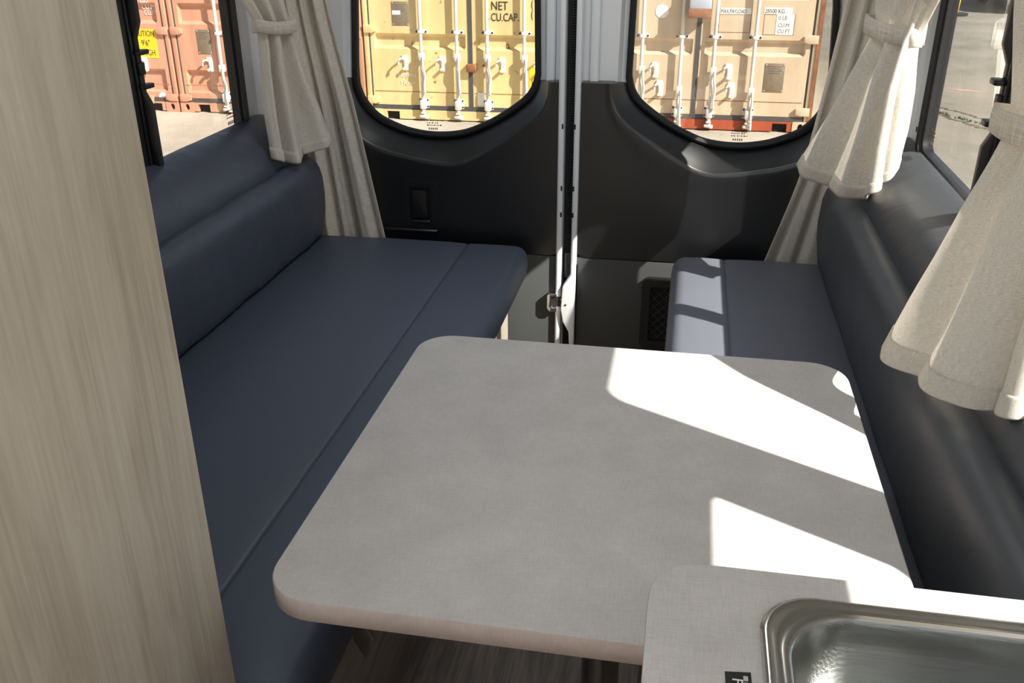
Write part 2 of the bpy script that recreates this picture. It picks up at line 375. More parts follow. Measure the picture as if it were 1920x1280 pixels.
def wall(name, xin, s, holes):
    """side wall slab with window openings (y0, y1, z0, z1)"""
    w = thing(name, (xin, 1, 0), kind='structure')
    holes = [(h[0]+.017, h[1]-.017, h[2]+.017, h[3]-.017) for h in holes]      # the frame laps over the edge of the opening
    ys = sorted(set([YF, YB]+[h[0] for h in holes]+[h[1] for h in holes]))
    lst = []
    x0, x1 = sorted((xin, xin+s*.02))
    for a, b in zip(ys[:-1], ys[1:]):
        hs = [h for h in holes if h[0] <= a+1e-6 and h[1] >= b-1e-6]
        if hs: h = hs[0]; lst += [(x0, x1, a, b, 0, h[2]), (x0, x1, a, b, h[3], 1.93)]
        else: lst.append((x0, x1, a, b, 0, 1.93))
    boxes('body_panel', lst, M['white_metal'], w)
    return w
WZ0, WZ1 = .865, 1.375
wl = wall('wall_left', XL, -1, [(.95, 2.50, .81, WZ1)])
wr = wall('wall_right', XR, 1, [(.895, 2.445, .85, 1.371), (.05, .813, .93, 1.227)])
# folded sheet-metal rear pillars
for w, xi, s in ((wl, XL, 1), (wr, XR, -1)):
    prism('pillar', [(xi, 2.56), (xi+s*.012, 2.565), (xi+s*.018, 2.60), (xi+s*.055, 2.63), (xi+s*.06, 2.70), (xi+s*.17, 2.715), (xi+s*.17, 2.78), (xi, 2.78)][::s], 'z', 0, 1.93, M['white_metal'], w)
    box('access_hole', xi+s*.0005, xi+s*.0015, 2.512, 2.521, .905, .917, M['rubber'], w)
# rear frame above the doors
tr = thing('wall_rear', (XC, 2.74, 1.6), kind='structure')
box('header', XL, XR, 2.66, 2.78, 1.66, 1.93, M['lining'], tr)
box('door_sill', XL, XR, 2.60, 2.78, -.06, .03, M['rubber'], tr)

# unseen fill lights added on the ceiling to brighten the interior
M['diffuser'] = bpy.data.materials.new('led_diffuser'); M['diffuser'].use_nodes = True
_b = M['diffuser'].node_tree.nodes['Principled BSDF']; _b.inputs['Emission Color'].default_value = (.94, .97, 1, 1); _b.inputs['Emission Strength'].default_value = 6.0
def fill_light(y, label):
    c = thing('ceiling_light', (XC, y, 1.93), label, 'lamp', 'ceiling lights')
    prism('housing', rrect(XC-.30, XC+.30, y-.06, y+.06, .02), 'z', 1.912, 1.93, M['white_metal'], c, r=.003)
    prism('diffuser', rrect(XC-.285, XC+.285, y-.047, y+.047, .016), 'z', 1.905, 1.9125, M['diffuser'], c, r=.002)
    ld = bpy.data.lights.new('led', 'AREA'); ld.shape = 'RECTANGLE'; ld.size = .56; ld.size_y = .09; ld.energy = FILL_W; ld.color = (.94, .97, 1)
    l = bpy.data.objects.new('led', ld); COL.objects.link(l); l.location = (XC, y, 1.903); adopt(l, c)
FILL_W = 3.2
fill_light(.35, 'white LED ceiling light over the kitchen aisle'); fill_light(2.05, 'white LED ceiling light near the rear doors')

# ------------------------------------------------------------------ side windows
def side_window(name, xin, s, y0, y1, ydiv, z0, z1, latch=True, gm='glass'):
    """s = +1: room lies towards +x of the wall"""
    w = thing(name, (xin, (y0+y1)/2, z0), kind='structure')
    fi = xin+s*.016; fo = xin-s*.018
    o = rrect(y0, y1, z0, z1, .05); i1 = rrect(y0+.028, y1-.028, z0+.026, z1-.026, .038); i2 = rrect(y0+.036, y1-.036, z0+.034, z1-.034, .03)
    rows = [[(fo, a, b) for a, b in o], [(fi-s*.004, a, b) for a, b in o], [(fi, a+(.004 if a < (y0+y1)/2 else -.004), b+(.004 if b < (z0+z1)/2 else -.004)) for a, b in o],
            [(fi, a, b) for a, b in i1], [(fi-s*.006, a, b) for a, b in i1], [(fi-s*.010, a, b) for a, b in i2], [(xin-s*.006, a, b) for a, b in i2], [(fo, a, b) for a, b in i2], [(fo, a, b) for a, b in o]]
    loft('frame', rows, M['frame'], w, closed=True, angle=30)
    gx = xin-s*.004
    for a, b, dx in ((y0+.03, ydiv+.01, .003), (ydiv-.01, y1-.03, -.003)):
        xx = sorted((gx+dx-.002, gx+dx+.002)); box('pane', xx[0], xx[1], a, b, z0+.03, z1-.03, M[gm], w)
    if latch:
        d = box('mullion', *sorted((xin-s*.014, xin+s*.012)), ydiv-.03, ydiv+.03, z0+.03, z1-.03, M['frame'], w, r=.004)
        box('mullion_rib', *sorted((xin+s*.010, xin+s*.018)), ydiv-.006, ydiv+.002, z0+.05, z1-.05, M['frame'], d, r=.002)
        # pull rail with cut-out and two thumb tabs
        zz = 1.10
        x1 = xin+s*.013
        P = lambda u, v: (x1+s*u, v)
        pts = [P(0, z0+.035), P(.020, z0+.035), P(.020, zz-.085), P(.006, zz-.055), P(.006, zz+.065), P(.020, zz+.10), P(.020, z1-.04), P(0, z1-.04)]
        prism('latch_rail', pts[::s], 'y', ydiv+.006, ydiv+.026, M['frame'], d, r=.002)
        for q in (-.04, .035):
            prism('thumb_tab', rrect(*sorted((x1+s*.004, x1+s*.026)), ydiv-.006, ydiv+.034, .008, 4), 'z', zz+q-.005, zz+q+.005, M['trim_dark'], d, r=.002)
        box('catch_block', *sorted((x1+s*.002, x1+s*.012)), ydiv+.004, ydiv+.026, zz-.016, zz+.012, M['frame'], d, r=.002)
    return w
win_l = side_window('window_1', XL, 1, .95, 2.50, 1.965, .81, WZ1, gm='tinted_side')
win_r = side_window('window_2', XR, -1, .895, 2.445, 1.845, .85, 1.371)
win_k = side_window('window_3', XR, -1, .05, .813, .40, .93, 1.227, latch=False)
def maker_mark(w, x, s, y, z, rotz):
    """small printed maker's mark etched on a pane"""
    bm = bmesh.new()
    for k, (l, hh) in enumerate(((.045, .004), (.03, .003), (.038, .003))):
        u = 0
        while u < l:
            d = random.uniform(.002, .006); add_box(bm, x-.0004, x+.0004, y+u, y+u+d, z+.03-k*.009, z+.03-k*.009+hh); u += d+random.uniform(.0015, .005)
    for k in range(5): add_box(bm, x-.0004, x+.0004, y+.004+k*.008, y+.008+k*.008, z-.006, z+.003)
    return from_bm('glass_mark', bm, M['decal'], w, smooth=False)
maker_mark(win_l, XL+.003, 1, 2.385, .89, 0); maker_mark(win_r, XR-.003, -1, 2.32, .91, 0)

# ------------------------------------------------------------------ rear doors
GLASS_U = [(-.967, 1.192), (-.983, .974), (-.979, .942), (-.962, .901), (-.921, .857), (-.853, .826), (-.793, .812), (-.737, .808), (-.681, .812), (-.63, .824), (-.557, .857), (-.495, .896), (-.454, .929), (-.433, .961), (-.424, .996), (-.423, 1.198)]
RIDGE_U = [(-1.005, .978), (-1.003, .915), (-.985, .850), (-.935, .800), (-.870, .774), (-.800, .759), (-.730, .747), (-.674, .745), (-.620, .761), (-.547, .804), (-.495, .838), (-.444, .872), (-.405, .908), (-.390, .945), (-.386, .987)]
MIR = -.594                                   # the two leaves mirror about x = -.297
def resample(pts, n):
    P = catmull([(p[0], p[1], 0) for p in pts], 400); L = [0]
    for a, b in zip(P[:-1], P[1:]): L.append(L[-1]+(b-a).length)
    out = []; j = 0
    for i in range(n):
        t = L[-1]*i/(n-1)
        while j < len(L)-2 and L[j+1] < t: j += 1
        f = (t-L[j])/max(1e-9, L[j+1]-L[j]); q = P[j].lerp(P[j+1], f); out.append((q.x, q.y))
    return out

def rear_door(name, mirror):
    X = (lambda x: MIR-x) if mirror else (lambda x: x)
    d = thing(name, (X(-.68), 2.66, 0), kind='structure')
    xe = -.3005 if mirror else -.3555          # edge of the trim card at the meeting stile
    # window outline, closed at the top
    glass_o = resample(GLASS_U[1:-1], 60)
    top = [(-.427, 1.20), (-.432, 1.42), (-.46, 1.50), (-.52, 1.52), (-.84, 1.52), (-.90, 1.50), (-.935, 1.42), (-.968, 1.19)]
    loop = glass_o+resample(top, 40)
    n = len(loop); cx, cz = -.70, 1.12
    def off(k): return [(cx+(x-cx)*(1+k/abs(.3)), cz+(z-cz)*(1+k/.36)) for x, z in loop]
    def row(pts, y): return [(X(x), y, z) for x, z in pts]
    # painted steel skin of the leaf around the window: outline pushed out to the leaf's rectangle
    outer = []
    for x, z in loop:
        dx, dz = x-cx, z-cz; t = min((xe+.014-cx if dx > 0 else .345)/max(1e-6, abs(dx)), (.53 if dz > 0 else 1.09)/max(1e-6, abs(dz)))
        outer.append((cx+dx*t, cz+dz*t))
    loft('leaf_skin', [row(loop, 2.735), row(loop, 2.700), row([(a*.4+b*.6, c*.4+e*.6) for (a, c), (b, e) in zip(off(.03), off(.012))], 2.690), row(off(.03), 2.672), row(outer, 2.672), row(outer, 2.735), row(loop, 2.735)], M['white_metal'], d, closed=True, angle=30)
    # rubber gasket and glass
    loft('window_gasket', [row(off(.006), 2.700), row(off(.006), 2.686), row(off(-.002), 2.682), row(off(-.012), 2.686), row(off(-.014), 2.700), row(off(.006), 2.700)], M['rubber'], d, closed=True, angle=50)
    g = off(-.006)
    pane = mk('pane', row(g, 2.694)+row(g, 2.698), [tuple(range(n)), tuple(range(n, 2*n))]+[(i, (i+1) % n, n+(i+1) % n, n+i) for i in range(n)], M['tinted'], d)
    # stile folds beside the gap between the leaves
    for a, b, y0, y1 in ((xe-.044, xe-.018, 2.655, 2.68), (xe-.018, xe+.008, 2.663, 2.68)):
        xa, xb = sorted((X(a), X(b))); box('stile_fold', xa, xb, y0, y1, .05, 1.62, M['white_metal'], d, r=.006)
    xa, xb = sorted((X(xe), X(xe+.0165))); fl = box('edge_flange', xa, xb, 2.608, 2.735, .02, 1.64, M['white_metal'], d, r=.005)
    for z in (.60, .68, .86): box('flange_hole', *sorted((X(xe+.011), X(xe+.0158))), 2.6072, 2.609, z, z+.014, M['rubber'], fl)
    # moulded trim: bezel round the window running out into a flat card
    nn = 70
    gl = [(x, min(z, .985)) for x, z in resample(GLASS_U[1:-1], nn)]; rd = resample(RIDGE_U, nn)
    bord = resample([(-1.03, .978), (-1.03, .9), (-1.03, .8), (-1.03, .7), (-1.03, .6), (-1.03, .5), (-.98, .475), (-.9, .475), (-.8, .475), (-.7, .475), (-.6, .475), (-.5, .475), (-.4, .475), (xe-.0005, .48), (xe-.0005, .55), (xe-.0005, .62), (xe-.0005, .7), (xe-.0005, .78), (xe-.0005, .84), (xe-.0005, .9), (xe-.0005, .95), (xe-.0005, .987)], nn)
    mid = lambda a, b, t: [(p[0]*(1-t)+q[0]*t, p[1]*(1-t)+q[1]*t) for p, q in zip(a, b)]
    gl = [(x, z-.006) for x, z in gl]
    rows = [row(gl, 2.695), row(mid(gl, rd, .10), 2.683), row(mid(gl, rd, .35), 2.662), row(mid(gl, rd, .65), 2.643), row(mid(gl, rd, .85), 2.630), row(mid(gl, rd, .95), 2.6235), row(rd, 2.6200), row(mid(rd, bord, .04), 2.6185), row(mid(rd, bord, .12), 2.620)]
    rows += [row(mid(rd, bord, t), 2.620) for t in (.3, .6, .9, 1)]+[row(bord, 2.665)]
    loft('trim_panel', rows, M['trim'], d, angle=60)
    # close the top ends of the bezel
    for k in (0, -1):
        col = [r[k] for r in rows]; mk('trim_cap', col+[(p[0], 2.70, p[2]) for p in col], [tuple(range(len(col)))+tuple(range(2*len(col)-1, len(col)-1, -1))], M['trim'], d)
    xa, xb = sorted((X(-1.03), X(xe-.0005))); lp = box('lower_panel', xa, xb, 2.622, 2.67, .02, .472, M['lower'], d, r=.004)
    return d, X
door1, X1 = rear_door('door_1', False)
door2, X2 = rear_door('door_2', True)
# release handle in a rounded recess on the left leaf
def ring_plate(name, x0, x1, z0, z1, r, w, ya, yb, m, parent):
    o = rrect(x0, x1, z0, z1, r); i = rrect(x0+w, x1-w, z0+w, z1-w, max(.004, r-w))
    rows = [[(a, ya, b) for a, b in o], [(a, yb, b) for a, b in o], [(a, yb, b) for a, b in i], [(a, ya+.002, b) for a, b in i]]
    return loft(name, rows, m, parent, closed=True, angle=40)
hr = ring_plate('handle_surround', -.825, -.722, .540, .688, .022, .018, 2.622, 2.612, M['trim'], door1)
box('handle_pocket', -.809, -.738, 2.6185, 2.6195, .556, .672, M['trim_dark'], door1)
prism('release_lever', rrect(-.800, -.752, .572, .660, .010), 'y', 2.607, 2.618, M['trim_dark'], door1, r=.004)
box('lever_lip', -.806, -.742, 2.604, 2.618, .556, .568, M['trim_dark'], door1, r=.004)
box('pull_ledge', -.915, -.722, 2.606, 2.622, .526, .539, M['trim'], door1, r=.005)
# net pocket on the right leaf
pk = ring_plate('pocket_frame', -.092, .10, .195, .424, .022, .026, 2.624, 2.604, M['trim'], door2)
box('pocket_back', -.075, .085, 2.6205, 2.6215, .21, .41, M['trim_dark'], door2)
net = bmesh.new()
for k in range(-6, 12):
    for sgn in (1, -1):
        a = Vector((-.066, 2.612, .205+k*.028)); b = a+Vector((.142, 0, sgn*.142))
        ts = [t/20 for t in range(21)]; P = [a.lerp(b, t) for t in ts if .222 <= a.lerp(b, t).z <= .398]
        if len(P) > 1:
            rows = tube_rows([P[0], P[-1]], .0011, 5); vs_ = [[net.verts.new(p) for p in r] for r in rows]
            for q in range(5): net.faces.new((vs_[0][q], vs_[0][(q+1) % 5], vs_[1][(q+1) % 5], vs_[1][q]))
nt_ = from_bm('pocket_net', net, M['lower'], pk, smooth=True); nt_['kind'] = 'stuff'
# latch hardware at the meeting edges
lz = .335
hump = round_poly([(-.306, lz+.115), (-.309, lz+.085), (-.333, lz+.045), (-.337, lz-.03), (-.330, lz-.07), (-.311, lz-.105), (-.309, lz-.14), (-.2935, lz-.14), (-.2935, lz+.115)], [0, .02, .02, .02, .02, .02, 0, 0, 0])
lh = prism('latch_housing', hump, 'y', 2.598, 2.64, M['white_metal'], door2, r=.005)
tube('latch_screw', [(-.322, 2.5965, lz-.012), (-.322, 2.602, lz-.012)], .0032, M['rubber'], lh)
tube('latch_pin', [(-.372, 2.612, lz-.002), (-.335, 2.612, lz-.002)], .006, M['brass'], lh)
st = thing('tmp', (0, 0, 0)); bpy.data.objects.remove(st)
cc = round_poly([(-.350, lz+.022), (-.374, lz+.022), (-.380, lz+.014), (-.380, lz-.028), (-.372, lz-.040), (-.350, lz-.040), (-.350, lz-.024), (-.366, lz-.022), (-.366, lz+.010), (-.350, lz+.010)], .004, 3)
prism('striker_plate', cc, 'y', 2.600, 2.622, M['chrome'], door1, r=.003)
box('striker_recess', -.367, -.339, 2.606, 2.6125, lz-.022, lz+.010, M['rubber'], door1)
# ribbed rubber seal between the leaves
seal = thing('trim_1', (-.3225, 2.66, 0), kind='structure')
box('seal_strip', -.3375, -.3085, 2.655, 2.70, .02, 1.64, M['rubber'], seal)
bm = bmesh.new()
for k in range(230): add_box(bm, -.329, -.317, 2.648, 2.657, .03+k*.007, .0335+k*.007)
rb = from_bm('seal_ribs', bm, M['rubber'], seal, smooth=False); rb['kind'] = 'stuff'
box('seal_guide', -.332, -.314, 2.630, 2.66, .40, .48, M['frame'], seal, r=.003)
for dd, X in ((door1, X1), (door2, X2)):
    bm = bmesh.new(); cxm = X(-.745) if dd is door1 else X(-.745)-.0
    for k, (l, zz) in enumerate(((.05, .852), (.035, .845), (.045, .838))):
        u = 0
        while u < l:
            dl = random.uniform(.002, .006); add_box(bm, cxm+u-.02, cxm+u+dl-.02, 2.6925, 2.6935, zz, zz+.003); u += dl+random.uniform(.002, .005)
    for k in range(5): add_box(bm, cxm-.015+k*.006, cxm-.012+k*.006, 2.6925, 2.6935, .826, .832)
    from_bm('glass_mark', bm, M['decal'], dd, smooth=False)

# ------------------------------------------------------------------ benches
def seat_profile(x_front, x_back, z0, z1, seam, s):
    """s=+1: front edge lies at larger x (left bench)"""
    f = lambda u, z: (x_front-s*u, z)
    D = abs(x_front-x_back); q = abs(seam-x_front); r = .035; pts = []
    pts.append(f(.010, z0)); 
    pts += [f(.003, z0+.010), f(0, z0+.03), f(-.002, (z0+z1)/2), f(0, z1-r-.004)]
    for k in range(1, 7): a = k/6*PI/2; pts.append(f(r-r*math.cos(a)+0, z1-r+r*math.sin(a)-.002*(1-k/6)))
    pts += [f(r+.05, z1+.0015), f(q-.03, z1+.001), f(q-.008, z1), f(q-.0025, z1-.0012), f(q, z1-.0045), f(q+.0025, z1-.0012), f(q+.008, z1), f(q+.05, z1+.002), f((q+D)/2, z1+.003), f(D-.03, z1)]
    pts += [f(D, z1-.015), f(D, z0)]
    return pts if s > 0 else pts
# left bench
base_l = thing('bench_base', (-.85, 1.65, 0), 'pale wood bench box under the left seat cushion', 'bench')
box('front_panel', -.515, -.495, .78, 2.56, 0, .428, M['bench_wood'], base_l, r=.002)
box('top_board', -1.245, -.50, .78, 2.56, .410, .428, M['bench_wood'], base_l)
box('end_panel', -1.245, -.50, 2.54, 2.56, 0, .41, M['bench_wood'], base_l)
br = prism('table_bracket', [(-.4945, .330), (-.480, .345), (-.456, .300), (-.475, .249), (-.4945, .292)], 'y', 1.140, 1.156, M['rim'], base_l, r=.002)
cush_l = pad('seat_cushion', seat_profile(-.430, -1.10, .430, .526, -.612, 1), .775, 2.565, .035, M['seat'], ny=6)
tag(cush_l, 'long charcoal leather seat cushion along the left wall, seam near its edge', 'cushion')
def back_profile(xf, s, z0, z1, th):
    f = lambda u, z: (xf-s*u, z)
    return [f(th, z0), f(.012, z0), f(.003, z0+.01), f(0, z0+.03), f(-.008, z0+.08), f(-.011, z0+.13), f(-.008, z1-.055), f(-.001, z1-.028), f(.010, z1-.010), f(.026, z1), f(.045, z1+.001), f(th, z1-.012)]
bl = pad('back_cushion', back_profile(-1.050, 1, .5305, .770, .085), .775, 2.555, .045, M['leather'], ny=30, bulge=lambda y: .0016*math.sin(y*23)+.0012*math.sin(y*41+1))
tag(bl, 'black leather back cushion standing on the left seat, lightly wrinkled', 'cushion')
def upper_profile(xw, s):
    f = lambda u, z: (xw+s*u, z)
    return [f(.002, .62), f(.115, .62), f(.140, .70), f(.148, .745), f(.146, .775), f(.136, .805), f(.118, .832), f(.090, .852), f(.058, .866), f(.030, .876), f(.012, .880), f(.002, .880)]
ul = pad('padded_wall_rail', upper_profile(XL, 1), .775, 2.60, .03, M['leather'], ny=24, bulge=lambda y: .0010*math.sin(y*17)+.0008*math.sin(y*31+2))
tag(ul, 'black leather padded rail below the left window, above the back cushion', 'padding')
# right bench
base_r = thing('bench_base', (.28, 1.66, 0), 'pale wood bench box under the right seat cushion', 'bench')
box('front_panel', .055, .075, .80, 2.55, 0, .428, M['bench_wood'], base_r, r=.002)
box('top_board', .06, .575, .80, 2.55, .410, .428, M['bench_wood'], base_r)
box('end_panel', .06, .575, 2.53, 2.55, 0, .41, M['bench_wood'], base_r)
cush_r = pad('seat_cushion', seat_profile(-.006, .43, .430, .526, .136, -1), .80, 2.555, .035, M['seat_r'], ny=6)
tag(cush_r, 'charcoal leather seat cushion along the right wall, partly under the table', 'cushion')
brc = pad('back_cushion', back_profile(.383, -1, .5305, .772, .085), .80, 2.545, .045, M['back_r'], ny=30, bulge=lambda y: .0008*math.sin(y*19))
tag(brc, 'charcoal leather back cushion standing on the right seat', 'cushion')
ur = pad('padded_wall_rail', upper_profile(XR, -1), .80, 2.59, .03, M['back_r'], ny=12)
tag(ur, 'charcoal leather padded rail below the right window, crossed by sunlight', 'padding')

# ------------------------------------------------------------------ table
TX0, TX1, TY0, TY1 = -.440, .296, .7525, 1.481
tb = thing('dining_table', (-.07, 1.12, 0), 'pale grey linen-look table with rounded corners between the benches', 'table')
o2 = rrect(TX0, TX1, TY0, TY1, .062, 10)
bmT = [[(a, b, z) for a, b in rrect(TX0+e, TX1-e, TY0+e, TY1-e, .062-e, 10)] for e, z in ((.0015, .6925), (0, .694), (0, .7185), (.0015, .72))]
loft('edge_band', bmT, M['table_edge'], tb, closed=True, angle=60)
mk('table_top', [(a, b, .72) for a, b in rrect(TX0+.0015, TX1-.0015, TY0+.0015, TY1-.0015, .0605, 10)]+[(a, b, .7185) for a, b in rrect(TX0+.0015, TX1-.0015, TY0+.0015, TY1-.0015, .0605, 10)],
   [tuple(range(44)), tuple(range(44, 88))]+[(i, (i+1) % 44, 44+(i+1) % 44, 44+i) for i in range(44)], M['table'], tb)
box('underside', TX0+.02, TX1-.02, TY0+.02, TY1-.02, .690, .7184, M['table_edge'], tb)
tube('pedestal', [(-.07, 1.12, .03), (-.07, 1.12, .69)], .03, M['steel'], tb, n=20)
tube('foot_plate', [(-.07, 1.12, .0), (-.07, 1.12, .03)], [.11, .10], M['steel'], tb, n=28)

# ------------------------------------------------------------------ wardrobe on the left
wd = thing('wardrobe', (-.86, .3, 0), 'tall pale ash wood wardrobe panel at the left edge', 'wardrobe')
box('side_panel', -.496, -.480, -.55, .750, .0, 1.90, M['wood'], wd, r=.001)
box('end_panel', -1.245, -.496, .735, .750, .0, 1.90, M['wood'], wd, r=.001)
box('back_panel', -1.245, -.496, -.55, -.535, .0, 1.90, M['wood'], wd)
box('top_panel', -1.245, -.496, -.535, .735, 1.885, 1.90, M['wood'], wd)

# ------------------------------------------------------------------ kitchen unit, worktop, sink
ku = thing('kitchen_cabinet', (.30, .2, 0), 'kitchen cabinet carrying the sink worktop at bottom right', 'cabinet')
box('side_panel', .012, .028, -.55, .742, .06, .794, M['wood'], ku)
box('end_panel', .028, .575, .726, .742, .06, .794, M['wood'], ku); box('end_panel', .028, .575, -.55, -.534, .06, .794, M['wood'], ku)
box('base_board', .028, .575, -.534, .726, .06, .076, M['wood'], ku)
box('plinth', .05, .575, -.55, .72, 0, .06, M['rubber'], ku)
ZC = .825
def worktop():
    N = 120; cx, cy = .30, .50
    hole = resample_loop(rrect(.108, .505, .27, .724, .05, 12), N, cx, cy)
    out = resample_loop(round_poly([(-.002, -.55), (.580, -.55), (.580, .766), (-.002, .766)], [0, 0, 0, .062], 12), N, cx, cy)
    rows = [[(a, b, ZC-.0305) for a, b in hole], [(a, b, ZC) for a, b in hole], [(cx+(a-cx)*.998, cy+(b-cy)*.998, ZC) for a, b in out], [(a, b, ZC-.0015) for a, b in out], [(a, b, ZC-.0305) for a, b in out], [(a, b, ZC-.0305) for a, b in hole]]
    return rows
def resample_loop(pts, N, cx, cy):
    """points of a closed outline at N equal angles round (cx, cy)"""
    out = []; k = len(pts)
    for i in range(N):
        a = 2*PI*i/N; dx, dy = math.cos(a), math.sin(a); best = None
        for j in range(k):
            (x1, y1), (x2, y2) = pts[j], pts[(j+1) % k]
            ex, ey = x2-x1, y2-y1; den = dx*ey-dy*ex
            if abs(den) < 1e-12: continue
            t = ((x1-cx)*ey-(y1-cy)*ex)/den; u = ((x1-cx)*dy-(y1-cy)*dx)/den
            if t > 0 and -1e-6 <= u <= 1+1e-6 and (best is None or t > best): best = t
        out.append((cx+dx*best, cy+dy*best))
    return out
wt = thing('worktop', (.3, .4, ZC-.03), 'pale grey linen-look worktop with a rounded corner beside the sink', 'worktop')
wrows = worktop()
loft('top_surface', wrows[0:3], M['table'], wt, closed=True, angle=30)
loft('edge_band', wrows[2:], mat('cream_edge_band', C(176, 166, 148), .45), wt, closed=True, angle=60)
# sink
sk = thing('sink', (.3, .5, ZC-.15), 'stainless steel sink with rounded bowl set into the worktop', 'sink')
def srow(x0, x1, y0, y1, r, z): return [(a, b, z) for a, b in rrect(x0, x1, y0, y1, r, 14)]
loft('rim', [srow(.101, .512, .263, .731, .054, ZC+.0005), srow(.104, .509, .266, .728, .052, ZC+.004), srow(.108, .505, .270, .724, .050, ZC+.005), srow(.112, .501, .274, .720, .049, ZC+.0025), srow(.119, .494, .281, .7145, .062, ZC+.0015), srow(.122, .491, .284, .712, .064, ZC+.0035), srow(.126, .488, .287, .709, .066, ZC+.001)], M['rim'], sk, closed=True, angle=70)
brow = []
for k in range(9):
    a = k/8*PI/2; e = .010*(k/8)
for e, z in ((0, .001), (.003, -.006), (.005, -.03), (.008, -.07), (.011, -.10), (.017, -.118), (.027, -.130), (.042, -.136), (.07, -.138)):
    brow.append(srow(.126+e, .488-e, .287+e, .709-e, max(.03, .066-e*.3), ZC+z))
bw = loft('bowl', brow, M['steel'], sk, closed=True, angle=80)
n_ = len(brow[-1]); mk('bowl_floor', brow[-1]+[(.307, .498, ZC-.1400)], [(i, (i+1) % n_, n_) for i in range(n_)], M['steel'], sk, smooth=True)
tube('drain', [(.307, .498, ZC-.142), (.307, .498, ZC-.1365)], [.034, .03], M['rim'], sk, n=24)
# black label on the worktop
lb = thing('worktop_label', (.079, .58, ZC), 'small black label with white print on the worktop by the sink', 'label')
prism('sticker', [(.0685, .622), (.0905, .6245), (.0925, .535), (.0705, .532)], 'z', ZC+.0001, ZC+.0006, M['sticker_black'], lb)
text('print', 'F', (.0745, .6150, ZC+.0007), .013, M['print_white'], lb, rot=(0, 0, -PI/2))
text('print', 'IIII IIIII III', (.0838, .6190, ZC+.0007), .0058, M['print_white'], lb, rot=(0, 0, -PI/2))

